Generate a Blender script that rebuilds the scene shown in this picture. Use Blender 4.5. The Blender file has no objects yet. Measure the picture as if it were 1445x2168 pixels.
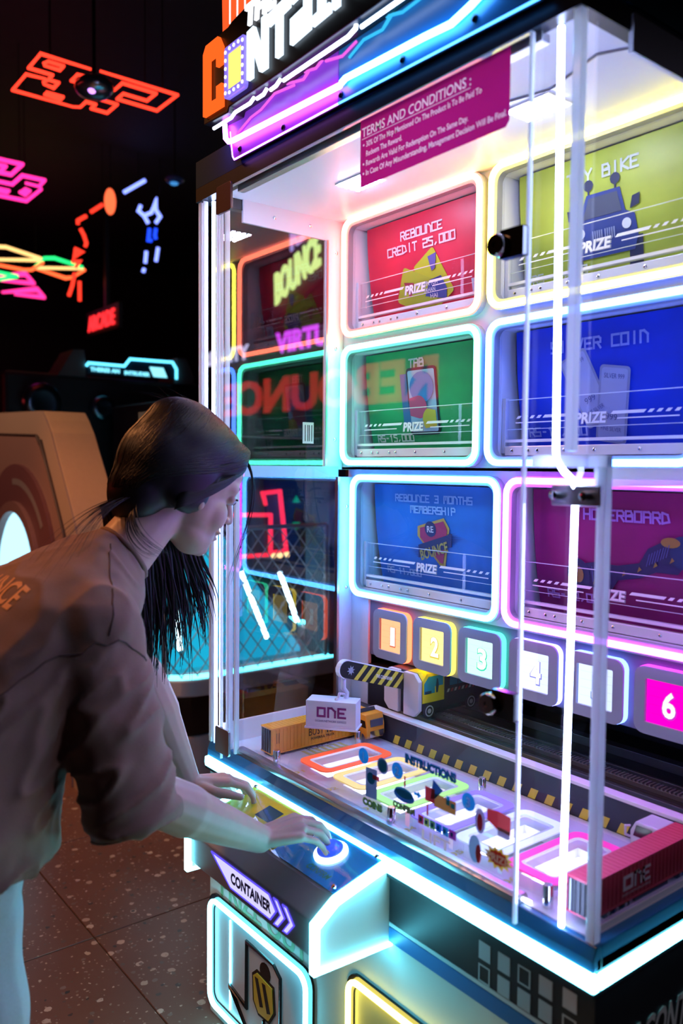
import bpy, math, random
from mathutils import Vector, Matrix
random.seed(7)
R = math.radians
Z0 = .66                      # height of the deck light strip above the floor; machine z values count from it
sc = bpy.context.scene
col = sc.collection

# ------------------------------------------------------------------ camera, world, exposure
cam_d = bpy.data.cameras.new('camera'); cam = bpy.data.objects.new('camera', cam_d); col.objects.link(cam)
sc.camera = cam
cam_d.sensor_fit = 'VERTICAL'; cam_d.sensor_height = 36; cam_d.lens = 1753.4 / 2168 * 36
YAW, PIT, ROL = .9088, -.0531, .0087
fw = Vector((-math.sin(YAW) * math.cos(PIT), math.cos(YAW) * math.cos(PIT), math.sin(PIT)))
ri = Vector((math.cos(YAW), math.sin(YAW), 0)); up = ri.cross(fw)
ri, up = ri * math.cos(ROL) + up * math.sin(ROL), up * math.cos(ROL) - ri * math.sin(ROL)
m = Matrix((ri, up, -fw)).transposed().to_4x4(); m.translation = Vector((1.785, -.954, .724 + Z0))
cam.matrix_world = m
cam_d.clip_start = .02
cam_d.dof.use_dof = True; cam_d.dof.focus_distance = 1.9; cam_d.dof.aperture_fstop = 2.6
w = bpy.data.worlds.new('world'); sc.world = w; w.use_nodes = True
w.node_tree.nodes['Background'].inputs[0].default_value = (.02, .03, .06, 1)
w.node_tree.nodes['Background'].inputs[1].default_value = .35
sc.view_settings.view_transform = 'Standard'; sc.view_settings.look = 'None'
sc.view_settings.exposure = .25; sc.view_settings.gamma = 1; sc.view_settings.use_curve_mapping = False
sc.cycles.transparent_max_bounces = 20
sc.cycles.max_bounces = 6; sc.cycles.sample_clamp_indirect = 6

def lamp(name, kind, loc, energy, color, size=.1, target=None, angle=None):
    l = bpy.data.lights.new(name, kind); l.energy = energy; l.color = color
    if kind == 'AREA': l.size = size
    else: l.shadow_soft_size = size
    if angle: l.spot_size = angle; l.spot_blend = .6
    o = bpy.data.objects.new(name, l); col.objects.link(o); o.location = (loc[0], loc[1], loc[2] + Z0)
    if target:
        d = Vector((target[0], target[1], target[2])) - Vector(loc)
        o.rotation_euler = d.to_track_quat('-Z', 'Y').to_euler()
    return o
# lamps of the dark hall: warm ceiling spots over the aisle, plus an added cool fill from the right
lamp('hall_spot_warm', 'SPOT', (-1.3, -1.3, 2.6), 150, (1, .36, .12), .12, (-.6, .1, -.2), R(75))
lamp('hall_spot_back', 'SPOT', (-.6, -2.4, 2.5), 42, (1, .42, .2), .15, (.3, -.5, .3), R(50))
lamp('hall_spot_cabinet', 'SPOT', (-2.2, -1.2, 2.4), 100, (1, .6, .36), .15, (-2.1, .3, .6), R(55))

lamp('side_fill', 'SPOT', (3.2, 1.6, 2.4), 45, (.85, .72, 1), .2, (1.1, .2, .0), R(40))  # added fill to brighten the red truck and right side, no known fixture

# ------------------------------------------------------------------ materials
MATS = {}
def mat(name, c, rough=.5, metal=0, emit=None, es=1, noise=0, nscale=40, bump=0, spec=.5, alpha=None, coat=0):
    if name in MATS: return MATS[name]
    m = bpy.data.materials.new(name); m.use_nodes = True
    nt = m.node_tree; b = nt.nodes['Principled BSDF']
    b.inputs['Base Color'].default_value = (*c, 1); b.inputs['Roughness'].default_value = rough
    b.inputs['Metallic'].default_value = metal; b.inputs['Specular IOR Level'].default_value = spec
    b.inputs['Coat Weight'].default_value = coat
    if emit:
        b.inputs['Emission Color'].default_value = (*emit, 1); b.inputs['Emission Strength'].default_value = es
    if noise or bump:
        tc = nt.nodes.new('ShaderNodeTexCoord'); n = nt.nodes.new('ShaderNodeTexNoise')
        n.inputs['Scale'].default_value = nscale; n.inputs['Detail'].default_value = 4
        nt.links.new(tc.outputs['Object'], n.inputs['Vector'])
        if noise:
            mx = nt.nodes.new('ShaderNodeMix'); mx.data_type = 'RGBA'
            mx.inputs[6].default_value = (*[x * (1 - noise) for x in c], 1); mx.inputs[7].default_value = (*[min(1, x * (1 + noise)) for x in c], 1)
            nt.links.new(n.outputs['Fac'], mx.inputs[0]); nt.links.new(mx.outputs[2], b.inputs['Base Color'])
        if bump:
            bp = nt.nodes.new('ShaderNodeBump'); bp.inputs['Strength'].default_value = bump; bp.inputs['Distance'].default_value = .002
            nt.links.new(n.outputs['Fac'], bp.inputs['Height']); nt.links.new(bp.outputs[0], b.inputs['Normal'])
    MATS[name] = m
    return m
def glow(name, c, s=1):
    if name in MATS: return MATS[name]
    m = bpy.data.materials.new(name); m.use_nodes = True; nt = m.node_tree
    nt.nodes.remove(nt.nodes['Principled BSDF'])
    e = nt.nodes.new('ShaderNodeEmission'); e.inputs[0].default_value = (*c, 1); e.inputs[1].default_value = s
    nt.links.new(e.outputs[0], nt.nodes['Material Output'].inputs[0]); MATS[name] = m
    return m
def glass(name, tint=(1, 1, 1), refl=1.0, rough=0.0, ior=1.5, haze=0, hazec=(1, 1, 1)):
    # a thin pane: straight-through transmission, Fresnel reflection, optional milky scatter
    if name in MATS: return MATS[name]
    m = bpy.data.materials.new(name); m.use_nodes = True; nt = m.node_tree
    nt.nodes.remove(nt.nodes['Principled BSDF']); N = nt.nodes.new; L = nt.links.new
    t = N('ShaderNodeBsdfTransparent'); t.inputs[0].default_value = (*tint, 1)
    g = N('ShaderNodeBsdfGlossy'); g.inputs['Roughness'].default_value = rough
    f = N('ShaderNodeFresnel'); f.inputs[0].default_value = ior
    ge = N('ShaderNodeNewGeometry'); bk = N('ShaderNodeMath'); bk.operation = 'MULTIPLY_ADD'; bk.inputs[1].default_value = -refl; bk.inputs[2].default_value = refl
    L(ge.outputs['Backfacing'], bk.inputs[0])          # the pane's mirror image comes off its outer face once
    mu = N('ShaderNodeMath'); mu.operation = 'MULTIPLY'; mu.use_clamp = True; L(f.outputs[0], mu.inputs[0]); L(bk.outputs[0], mu.inputs[1])
    a = t.outputs[0]
    if haze:
        d = N('ShaderNodeBsdfDiffuse'); d.inputs[0].default_value = (*hazec, 1); mh = N('ShaderNodeMixShader'); mh.inputs[0].default_value = haze
        tr = N('ShaderNodeBsdfTranslucent'); tr.inputs[0].default_value = (*hazec, 1); md = N('ShaderNodeMixShader'); L(d.outputs[0], md.inputs[1]); L(tr.outputs[0], md.inputs[2])
        L(a, mh.inputs[1]); L(md.outputs[0], mh.inputs[2]); a = mh.outputs[0]
    mx = N('ShaderNodeMixShader'); L(mu.outputs[0], mx.inputs[0]); L(a, mx.inputs[1]); L(g.outputs[0], mx.inputs[2])
    L(mx.outputs[0], nt.nodes['Material Output'].inputs[0]); MATS[name] = m
    return m

def vinyl(name, c):      # thin printed film: takes light from both sides
    if name in MATS: return MATS[name]
    m = bpy.data.materials.new(name); m.use_nodes = True; nt = m.node_tree; N = nt.nodes.new; L = nt.links.new
    nt.nodes.remove(nt.nodes['Principled BSDF']); d = N('ShaderNodeBsdfDiffuse'); d.inputs[0].default_value = (*c, 1)
    t = N('ShaderNodeBsdfTranslucent'); t.inputs[0].default_value = (*c, 1); mx = N('ShaderNodeMixShader'); mx.inputs[0].default_value = .5
    L(d.outputs[0], mx.inputs[1]); L(t.outputs[0], mx.inputs[2]); L(mx.outputs[0], nt.nodes['Material Output'].inputs[0]); MATS[name] = m
    return m

# ------------------------------------------------------------------ mesh builder
def FR(o, u, v):
    u = Vector(u).normalized(); v = Vector(v).normalized()
    return (Vector(o), u, v, u.cross(v))
def FRONT(x=0, y=0, z=0): return FR((x, y, z), (1, 0, 0), (0, 0, 1))     # faces the player (-Y)
def RIGHT(x=0, y=0, z=0): return FR((x, y, z), (0, 1, 0), (0, 0, 1))     # faces +X
def TOP(x=0, y=0, z=0): return FR((x, y, z), (1, 0, 0), (0, 1, 0))       # faces up
def rrect(x0, x1, y0, y1, r, n=5):
    p = []
    for cx, cy, a in ((x1 - r, y0 + r, -90), (x1 - r, y1 - r, 0), (x0 + r, y1 - r, 90), (x0 + r, y0 + r, 180)):
        for k in range(n + 1):
            t = R(a + 90 * k / n); p.append((cx + r * math.cos(t), cy + r * math.sin(t)))
    return p
def circ(cx, cy, r, n=20, ry=None):
    return [(cx + r * math.cos(2 * math.pi * k / n), cy + (ry or r) * math.sin(2 * math.pi * k / n)) for k in range(n)]
_tc = {}
def glyphs(s, bold):
    k = (s, bold)
    if k not in _tc:
        c = bpy.data.curves.new('lettering', 'FONT'); c.body = s; c.size = 1; c.offset = bold; c.resolution_u = 3
        o = bpy.data.objects.new('lettering', c); me = o.to_mesh()
        _tc[k] = ([tuple(v.co) for v in me.vertices], [tuple(p.vertices) for p in me.polygons])
        o.to_mesh_clear(); bpy.data.objects.remove(o); bpy.data.curves.remove(c)
    return _tc[k]
SF = {'A': ['006012', '0040', '4046', '4303'], 'B': ['0006364403', '034340001'], 'C': ['46060040'], 'D': ['0006354100'], 'E': ['46060040', '0333'], 'F': ['460600', '0333'],
      'G': ['460600404323'], 'H': ['0006', '4046', '0343'], 'I': ['2026'], 'K': ['0006', '4603', '0340'], 'L': ['060040'], 'M': ['00062623', '264640'], 'N': ['0006264440'], 'O': ['0006464000'],
      'P': ['00064643', '4303'], 'R': ['00064643', '4303', '2340'], 'S': ['460603434000'], 'T': ['0646', '2620'], 'U': ['06004046'], 'V': ['062046'], 'X': ['0046', '0640'], 'Y': ['062346', '2320'],
      '0': ['0006464000'], '1': ['152620'], '2': ['064643030040'], '3': ['06464000', '1343'], '5': ['460604434000'], '-': ['1333'], ',': ['1110'], '.': ['1110'], ' ': []}
SF['A'] = ['00063645', '4540', '0343']; SF['B'] = ['0006364403', '0343', '434000']; SF['R'] = ['00063645', '454303', '2340']; SF['P'] = ['0006364543', '4303']
SF['1'] = ['152620']; SF[','] = ['2110']
class G:
    def __init__(s): s.v = []; s.f = []; s.mi = []; s.cm = 0
    def face(s, *i): s.f.append(tuple(i)); s.mi.append(s.cm)
    def add(s, vs, fs):
        b = len(s.v); s.v += [tuple(x) for x in vs]
        for f in fs: s.face(*[b + i for i in f])
    def box(s, x0, x1, y0, y1, z0, z1):
        s.add([(x, y, z) for z in (z0, z1) for y in (y0, y1) for x in (x0, x1)],
              [(0, 2, 3, 1), (4, 5, 7, 6), (0, 1, 5, 4), (2, 6, 7, 3), (0, 4, 6, 2), (1, 3, 7, 5)]); return s
    def pt(s, fr, x, y, t=0): return fr[0] + fr[1] * x + fr[2] * y + fr[3] * t
    def prism(s, poly, fr, t0, t1):
        n = len(poly); b = [s.pt(fr, x, y, t0) for x, y in poly]; t = [s.pt(fr, x, y, t1) for x, y in poly]
        s.add(b + t, [tuple(range(n - 1, -1, -1)), tuple(range(n, 2 * n))] + [(i, (i + 1) % n, n + (i + 1) % n, n + i) for i in range(n)]); return s
    def flat(s, poly, fr, t=.0006):
        s.add([s.pt(fr, x, y, t) for x, y in poly], [tuple(range(len(poly)))]); return s
    def ring(s, po, pi, fr, t0, t1):
        n = len(po); vs = [s.pt(fr, x, y, t) for P, t in ((po, t0), (pi, t0), (po, t1), (pi, t1)) for x, y in P]
        fs = []
        for i in range(n):
            j = (i + 1) % n
            fs += [(i, n + i, n + j, j), (2 * n + i, 2 * n + j, 3 * n + j, 3 * n + i), (i, j, 2 * n + j, 2 * n + i), (n + i, 3 * n + i, 3 * n + j, n + j)]
        s.add(vs, fs); return s
    def flatring(s, po, pi, fr, t=.0006):
        n = len(po); s.add([s.pt(fr, x, y, t) for P in (po, pi) for x, y in P], [(i, (i + 1) % n, n + (i + 1) % n, n + i) for i in range(n)]); return s
    def tube(s, pts, r, n=8, closed=False, rs=None):
        pts = [Vector(p) for p in pts]; k = len(pts); b = len(s.v); prev = None
        for i, p in enumerate(pts):
            a = pts[i - 1] if (i or closed) else p; c = pts[(i + 1) % k] if (i < k - 1 or closed) else p
            d1 = (p - a).normalized() if (p - a).length > 1e-9 else None; d2 = (c - p).normalized() if (c - p).length > 1e-9 else None
            d = ((d1 or d2) + (d2 or d1)); d = d.normalized() if d.length > 1e-6 else (d1 or d2)
            if prev is None: u = d.orthogonal().normalized()
            else:
                u = prev - d * prev.dot(d); u = u.normalized() if u.length > 1e-6 else d.orthogonal().normalized()
            prev = u; w_ = d.cross(u); q = rs[i] if rs else r
            st = 1 / max(.5, math.sqrt(max(.01, (1 + (d1.dot(d2) if d1 and d2 else 1)) / 2)))
            for j in range(n):
                t = 2 * math.pi * j / n; s.v.append(tuple(p + (u * math.cos(t) + w_ * math.sin(t)) * q * (st if not rs else 1)))
        for i in range(k if closed else k - 1):
            for j in range(n):
                i2 = (i + 1) % k; j2 = (j + 1) % n
                s.face(b + i * n + j, b + i * n + j2, b + i2 * n + j2, b + i2 * n + j)
        if not closed:
            s.face(*[b + j for j in range(n - 1, -1, -1)]); s.face(*[b + (k - 1) * n + j for j in range(n)])
        return s
    def tube2(s, poly, fr, t, r, closed=False, n=8): return s.tube([s.pt(fr, x, y, t) for x, y in poly], r, n, closed)
    def loft(s, loops, caps=True):
        n = len(loops[0]); b = len(s.v)
        for l in loops: s.v += [tuple(p) for p in l]
        for i in range(len(loops) - 1):
            for j in range(n):
                j2 = (j + 1) % n; s.face(b + i * n + j, b + i * n + j2, b + (i + 1) * n + j2, b + (i + 1) * n + j)
        if caps: s.face(*[b + j for j in range(n - 1, -1, -1)]); s.face(*[b + (len(loops) - 1) * n + j for j in range(n)])
        return s
    def revolve(s, prof, fr, n=16):       # prof: (radius, t along w)
        return s.loft([[s.pt(fr, r * math.cos(2 * math.pi * k / n), r * math.sin(2 * math.pi * k / n), t) for k in range(n)] for r, t in prof])
    def ell(s, c, r, M=None, nu=16, nv=10):
        M = M or Matrix.Identity(3); c = Vector(c); b = len(s.v)
        for i in range(1, nv):
            a = math.pi * i / nv
            for j in range(nu):
                t = 2 * math.pi * j / nu
                s.v.append(tuple(c + M @ Vector((r[0] * math.sin(a) * math.cos(t), r[1] * math.sin(a) * math.sin(t), r[2] * math.cos(a)))))
        s.v.append(tuple(c + M @ Vector((0, 0, r[2])))); s.v.append(tuple(c - M @ Vector((0, 0, r[2]))))
        T = len(s.v) - 2
        for j in range(nu):
            j2 = (j + 1) % nu
            s.face(T, b + j, b + j2); s.face(T + 1, b + (nv - 2) * nu + j2, b + (nv - 2) * nu + j)
            for i in range(nv - 2): s.face(b + i * nu + j, b + (i + 1) * nu + j, b + (i + 1) * nu + j2, b + i * nu + j2)
        return s
    def cone(s, a, b_, ra, rb, n=14):     # tapered limb with round ends
        a = Vector(a); b_ = Vector(b_); d = (b_ - a).normalized(); pts = []; rs = []
        for k in range(5):
            t = math.pi / 2 * (1 - k / 4); pts.append(a - d * ra * math.sin(t)); rs.append(max(1e-4, ra * math.cos(t)))
        for k in range(5):
            t = math.pi / 2 * k / 4; pts.append(b_ + d * rb * math.sin(t)); rs.append(max(1e-4, rb * math.cos(t)))
        return s.tube(pts, 0, n, False, rs)
    def text(s, st, fr, x, y, h, w=None, anchor='c', t=.0006, ext=0, bold=.0, skew=0):
        vs, fs = glyphs(st, bold)
        if not vs: return s
        hv, _ = glyphs('H', bold); ch = max(p[1] for p in hv) - min(p[1] for p in hv); k = h / ch
        x0 = min(p[0] for p in vs); x1 = max(p[0] for p in vs); kx = k if w is None else w / (x1 - x0)
        W = (x1 - x0) * kx; ox = {'c': -W / 2, 'l': 0, 'r': -W}[anchor]
        q = [(x + ox + (p[0] - x0) * kx + skew * p[1] * k, y + p[1] * k - (0 if anchor == 'b' else 0)) for p in vs]
        if not ext: s.add([s.pt(fr, a, b, t) for a, b in q], fs)
        else:
            n = len(q); s.add([s.pt(fr, a, b, t) for a, b in q] + [s.pt(fr, a, b, t + ext) for a, b in q], [f[::-1] for f in fs] + [tuple(n + i for i in f) for f in fs])
            ed = {}
            for f in fs:
                for i in range(len(f)):
                    e = (f[i], f[(i + 1) % len(f)]); ed[e] = 1
            b = len(s.v) - 2 * n
            for (i, j) in ed:
                if (j, i) not in ed: s.face(b + i, b + j, b + n + j, b + n + i)
        return s
    def stroke(s, st, fr, x, y, h, anchor='c', t=.0006, wt=.215, sp=1.2, asp=.72, ext=0):   # squared-off techno lettering
        cw = h * asp; k = h / 6; kx = cw / 4; adv = cw + h * wt * sp
        W = len(st) * adv - h * wt * sp; ox = x - W / 2 if anchor == 'c' else x; hw = h * wt / 2
        for ci, ch in enumerate(st):
            for pl in SF.get(ch, []):
                P = [(ox + ci * adv + int(pl[i]) * kx, y + int(pl[i + 1]) * k) for i in range(0, len(pl) - 1, 2)]
                for a, b in zip(P, P[1:]):
                    dx, dy = b[0] - a[0], b[1] - a[1]; l = math.hypot(dx, dy)
                    if l < 1e-9: continue
                    dx /= l; dy /= l
                    q = [(a[0] - dx * hw + dy * hw, a[1] - dy * hw - dx * hw), (b[0] + dx * hw + dy * hw, b[1] + dy * hw - dx * hw),
                         (b[0] + dx * hw - dy * hw, b[1] + dy * hw + dx * hw), (a[0] - dx * hw - dy * hw, a[1] - dy * hw + dx * hw)]
                    if ext: s.prism(q, fr, t, t + ext)
                    else: s.flat(q, fr, t)
        return s
    def mapped(s, fn): s.v = [tuple(fn(Vector(p))) for p in s.v]; return s

WL = {}
def tag(o, label=None, cat=None, group=None, kind=None):
    for k, x in (('label', label), ('category', cat), ('group', group), ('kind', kind)):
        if x: o[k] = x
    return o
def _link(o, world, parent):
    col.objects.link(o); WL[o.name] = world
    o.location = world - WL[parent.name] if parent else world
    if parent: o.parent = parent
def thing(name, loc, label=None, cat=None, group=None, parent=None):
    o = bpy.data.objects.new(name, None); o.empty_display_size = .05
    _link(o, Vector((loc[0], loc[1], loc[2] + Z0)), parent)
    return tag(o, label, cat, group)
def mk(name, g, ma, parent=None, smooth=False, bevel=0, bseg=2):
    vs = [Vector((p[0], p[1], p[2] + Z0)) for p in g.v]
    lo = Vector([min(p[i] for p in vs) for i in range(3)]); hi = Vector([max(p[i] for p in vs) for i in range(3)])
    c = (lo + hi) / 2; c.z = lo.z
    me = bpy.data.meshes.new(name); me.from_pydata([p - c for p in vs], [], g.f); me.update()
    for x in (ma if isinstance(ma, (list, tuple)) else [ma]): me.materials.append(x)
    if any(g.mi): me.polygons.foreach_set('material_index', g.mi)
    if smooth:
        me.polygons.foreach_set('use_smooth', [True] * len(me.polygons))
        if smooth == 'a': me.set_sharp_from_angle(angle=R(40))
    o = bpy.data.objects.new(name, me); _link(o, c, parent)
    if bevel:
        b = o.modifiers.new('bevel', 'BEVEL'); b.width = bevel; b.segments = bseg; b.limit_method = 'ANGLE'
    return o
def dup(o, d, parent=None):
    c = o.copy(); p = parent or o.parent
    _link(c, WL[o.name] + Vector(d), p)
    return c
def box(name, b, ma, parent=None, bevel=0, **k): return mk(name, G().box(*b), ma, parent, bevel=bevel, **k)

# common materials
WHITE = mat('white_panel', (.62, .63, .70), .38, bump=.05, nscale=300)
WHITEG = mat('white_gloss', (.82, .83, .86), .22)
GREYP = mat('grey_plastic', (.32, .33, .36), .45, noise=.08)
DARK = mat('black_panel', (.012, .014, .018), .42, noise=.2)
DARKB = mat('dark_blue_panel', (.01, .025, .06), .35)
BLUEBAND = mat('blue_band', (.015, .16, .36), .28)
STEEL = mat('brushed_steel', (.55, .56, .58), .3, 1)
CHROME = mat('chrome', (.8, .8, .82), .12, 1)
BLACK = mat('black_gloss', (.008, .008, .01), .15)
RAILM = mat('rail_metal', (.3, .32, .36), .35, .8)
CYANLED = glow('cyan_light_strip', (3, 17, 22), 1)
WHITELED = glow('white_light_tube', (12, 15, 27), 1)
PANE = glass('clear_pane', (.97, .98, 1), 2.4)
PANEF = glass('front_door_pane', (.97, .98, 1), 1.5)
GUARD = glass('guard_acrylic', (.97, .98, 1), .35)
ACRYL = glass('clear_acrylic', (.93, .96, 1), 1.4, .02, haze=.12)
EDGE = glass('acrylic_edge', (.9, .96, 1), 1.3, .05, haze=.85, hazec=(.92, .97, 1))

# ------------------------------------------------------------------ the hall
def terrazzo():
    m = bpy.data.materials.new('terrazzo_tile'); m.use_nodes = True; nt = m.node_tree; N = nt.nodes.new; L = nt.links.new
    b = nt.nodes['Principled BSDF']; b.inputs['Roughness'].default_value = .33
    geo = N('ShaderNodeNewGeometry')
    nz = N('ShaderNodeTexNoise'); nz.inputs['Scale'].default_value = 3; L(geo.outputs['Position'], nz.inputs['Vector'])
    base = N('ShaderNodeMix'); base.data_type = 'RGBA'; base.inputs[6].default_value = (.11, .05, .04, 1); base.inputs[7].default_value = (.17, .082, .06, 1); L(nz.outputs['Fac'], base.inputs[0])
    last = base.outputs[2]
    for sc_, th, keep, cols in ((23, .25, .58, ((.38, .3, .25), (.5, .42, .38))), (33, .24, .6, ((.03, .03, .035), (.2, .15, .14))), (75, .25, .5, ((.45, .36, .3), (.1, .08, .07)))):
        wob = N('ShaderNodeTexNoise'); wob.inputs['Scale'].default_value = 60; L(geo.outputs['Position'], wob.inputs['Vector'])
        ad = N('ShaderNodeMixRGB'); ad.blend_type = 'ADD'; ad.inputs[0].default_value = .012
        L(geo.outputs['Position'], ad.inputs[1]); L(wob.outputs['Color'], ad.inputs[2])
        v = N('ShaderNodeTexVoronoi'); v.inputs['Scale'].default_value = sc_; L(ad.outputs[0], v.inputs['Vector'])
        lt = N('ShaderNodeMath'); lt.operation = 'LESS_THAN'; lt.inputs[1].default_value = th; L(v.outputs['Distance'], lt.inputs[0])
        sp = N('ShaderNodeSeparateColor'); L(v.outputs['Color'], sp.inputs[0])
        k = N('ShaderNodeMath'); k.operation = 'GREATER_THAN'; k.inputs[1].default_value = keep; L(sp.outputs[0], k.inputs[0])
        mu = N('ShaderNodeMath'); mu.operation = 'MULTIPLY'; L(lt.outputs[0], mu.inputs[0]); L(k.outputs[0], mu.inputs[1])
        cc = N('ShaderNodeMix'); cc.data_type = 'RGBA'; cc.inputs[6].default_value = (*cols[0], 1); cc.inputs[7].default_value = (*cols[1], 1); L(sp.outputs[1], cc.inputs[0])
        mx = N('ShaderNodeMix'); mx.data_type = 'RGBA'; L(mu.outputs[0], mx.inputs[0]); L(last, mx.inputs[6]); L(cc.outputs[2], mx.inputs[7]); last = mx.outputs[2]
    L(last, b.inputs['Base Color'])
    return m
TERR = terrazzo()
GROUT = mat('grout', (.05, .035, .03), .8)
HALLW = mat('dark_hall_paint', (.012, .012, .016), .7, noise=.3, nscale=6)
fl = box('floor', (-9, 5, -5, 4.6, -.70, -.6635), GROUT); tag(fl, 'dark terrazzo tiled floor of the arcade hall', 'floor', kind='structure')
T = .66; proto = None
for i in range(-7, 3):
    for j in range(-4, 6):
        x = -.519 + i * T; y = -.065 + j * T
        if proto is None:
            proto = box('tile', (x + .002, x + T - .002, y + .002, y + T - .002, -.6635, -.66), TERR, fl, .0012, bseg=1); p0 = (x, y)
        else: dup(proto, (x - p0[0], y - p0[1], 0))
tag(box('ceiling', (-9, 5, -5, 4.6, 3.4, 3.5), HALLW), 'black painted ceiling of the arcade hall', 'ceiling', kind='structure')
tag(box('wall_left', (-9.1, -9, -5, 4.6, -.66, 3.4), HALLW), 'dark far wall of the arcade hall', 'wall', kind='structure')
tag(box('wall_back', (-9, 5, 4.6, 4.7, -.66, 3.4), HALLW), 'dark wall behind the prize machine', 'wall', kind='structure')
tag(box('wall_front', (-9, 5, -5.1, -5, -.66, 3.4), HALLW), 'dark wall carrying the big red sign', 'wall', kind='structure')
tag(box('wall_right', (5, 5.1, -5, 4.6, -.66, 3.4), HALLW), 'dark side wall of the arcade hall', 'wall', kind='structure')

# ------------------------------------------------------------------ the prize machine
pm = thing('prize_machine', (.54, .4, -.66), 'tall lit prize machine with glass case and container sign the girl plays', 'arcade machine')
XL, XR = -.028, 1.104          # deck and base, left and right
D, D2 = .422, .46              # back panels, upper rows and lowest row
# base cabinet
base = thing('base_cabinet', (.54, .4, -.66), parent=pm)
TEALW = mat('pale_cabinet_paint', (.62, .68, .66), .45, bump=.04, nscale=200)
mk('cabinet_body', G().box(XL, XR, .046, .85, -.66, -.03), TEALW, base, bevel=.004)
box('upper_band', (.662, XR + .002, .042, .0455, -.117, -.03), DARK, base)
box('upper_band', (XR + .0005, XR + .003, .042, .85, -.20, -.03), DARK, base)
box('pale_line', (.662, XR + .002, .0415, .0455, -.125, -.118), mat('pale_line', (.55, .6, .6), .5), base)
box('blue_stripe', (.662, XR + .002, .0415, .0455, -.155, -.127), mat('stripe_blue', (.01, .16, .42), .4), base)
box('pale_line', (XR + .0005, XR + .0035, .042, .85, -.205, -.198), MATS['pale_line'], base)
box('blue_stripe', (XR + .0005, XR + .0035, .042, .85, -.235, -.207), MATS['stripe_blue'], base)
SQ = mat('square_print', (.42, .46, .48), .5)
def ringsq(x, z): g = G(); g.flatring([(x, z), (x + .025, z), (x + .025, z + .03), (x, z + .03)], [(x + .003, z + .003), (x + .022, z + .003), (x + .022, z + .027), (x + .003, z + .027)], FRONT(0, .0415)); return g
for (x, z, o_) in ((.885, -.078, 0), (.885, -.116, 1), (.926, -.078, 0), (.926, -.116, 0), (.967, -.078, 1), (.967, -.116, 0), (1.008, -.075, 0), (1.008, -.113, 0), (1.052, -.072, 0), (1.052, -.112, 1)):
    mk('square_mark', ringsq(x, z) if o_ else G().box(x, x + .025, .0412, .042, z, z + .03), SQ, base)
mk('side_lettering', G().text('THE CONTAINER', RIGHT(XR + .003, 0, 0), .07, -.168, .055, .34, 'l', bold=.02, skew=.2, ext=.0008), mat('side_letters', (.62, .72, .62), .5), base)
# deck with light strip
deck = thing('deck', (.54, .4, -.03), parent=pm)
g = G()
g.prism([(XL - .004, .036), (XR + .004, .036), (XR + .004, .85), (XL - .004, .85)], TOP(0, 0, -.03), .0, .006)
mk('deck_sill', g, DARK, deck)
g = G(); g.box(XL - .006, XR + .006, .034, .05, -.0235, .0005); mk('light_strip', g, CYANLED, deck, bevel=.004)
g = G(); g.box(XR - .008, XR + .006, .0505, .85, -.0235, .0005); mk('light_strip', g, CYANLED, deck, bevel=.004)
g = G(); g.box(XL, XR, .05, .85, -.024, .02); mk('deck_core', g, DARK, deck)
g = G(); g.prism([(.040, .003), (.040, .020), (.048, .040), (.06, .040), (.06, .003)], RIGHT(XL, 0, 0), 0, XR - XL); mk('blue_edge', g, BLUEBAND, deck, bevel=.0015)
g = G(); g.prism([(.06, .003), (.85, .003), (.85, .040), (.06, .04)], RIGHT(XR - .02, 0, 0), 0, .02); mk('blue_edge', g, BLUEBAND, deck, bevel=.0015)
# silver sill channel in front of the tray
g = G(); g.prism([(.046, .04), (.046, .050), (.052, .056), (.066, .056), (.07, .05), (.07, .04)], RIGHT(.10, 0, 0), 0, .86); mk('sill_channel', g, STEEL, deck, True, .001)
# tray
TRAYM = mat('tray_print', (.56, .55, .62), .35, noise=.12, nscale=25)
tray = thing('tray', (.5, .23, .03), parent=pm)
WINX = [.264 + .1224 * k for k in range(6)]
g = G(); xs = [0.0] + sum([[x + .018, x + .09] for x in WINX], []) + [1.085]
for k in range(0, len(xs) - 1): 
    if k % 2 == 0: g.box(xs[k], xs[k + 1], .062, .40, .02, .040)
    else:
        g.box(xs[k], xs[k + 1], .062, .132, .02, .040); g.box(xs[k], xs[k + 1], .29, .40, .02, .040)
mk('tray_floor', g, TRAYM, tray)
ROADB = mat('road_black', (.03, .032, .04), .5, noise=.2)
for k, x in enumerate(WINX):
    mk('chute_well', G().box(x + .018, x + .09, .132, .29, .0202, .022), ROADB, tray)
    mk('chute_light', G().box(x + .022, x + .05, .136, .286, .0222, .025), glow('chute_white', (6, 6.3, 7.5)), tray)
g = G()
for k in range(14): g.flat([(.175 + .004 * 0, .10 + k * .018), (.205, .10 + k * .018), (.215, .108 + k * .018), (.185, .108 + k * .018)], TOP(0, 0, .0402), .0004)
mk('road_marking', g, mat('road_white', (.6, .6, .62), .6), tray)
mk('road_marking', G().flat([(.178, .18), (.215, .18), (.215, .30), (.178, .30)], TOP(0, 0, .0401), .0003), mat('road_yellow', (.55, .45, .08), .6), tray)
mk('floor_lettering', G().text('PLACE', FR((.186, .20, .0402), (0, 1, 0), (-1, 0, 0)), 0, 0, .018, .075, 'l', t=.0006), ROADB, tray)
for k, x in enumerate(WINX):
    mk('floor_lettering', G().text('0%d' % (k + 1), FR((x + .03, .082, .0402), (0, 1, 0), (-1, 0, 0)), 0, 0, .014, .03, 'l', t=.0006, bold=.02), MATS['road_yellow'], tray)
for k, x in enumerate(WINX):
    mk('front_light', G().box(x - .005, x + .095, .0625, .0665, .041, .046), glow('tray_edge_white', (8, 8.8, 11)), tray)
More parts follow.
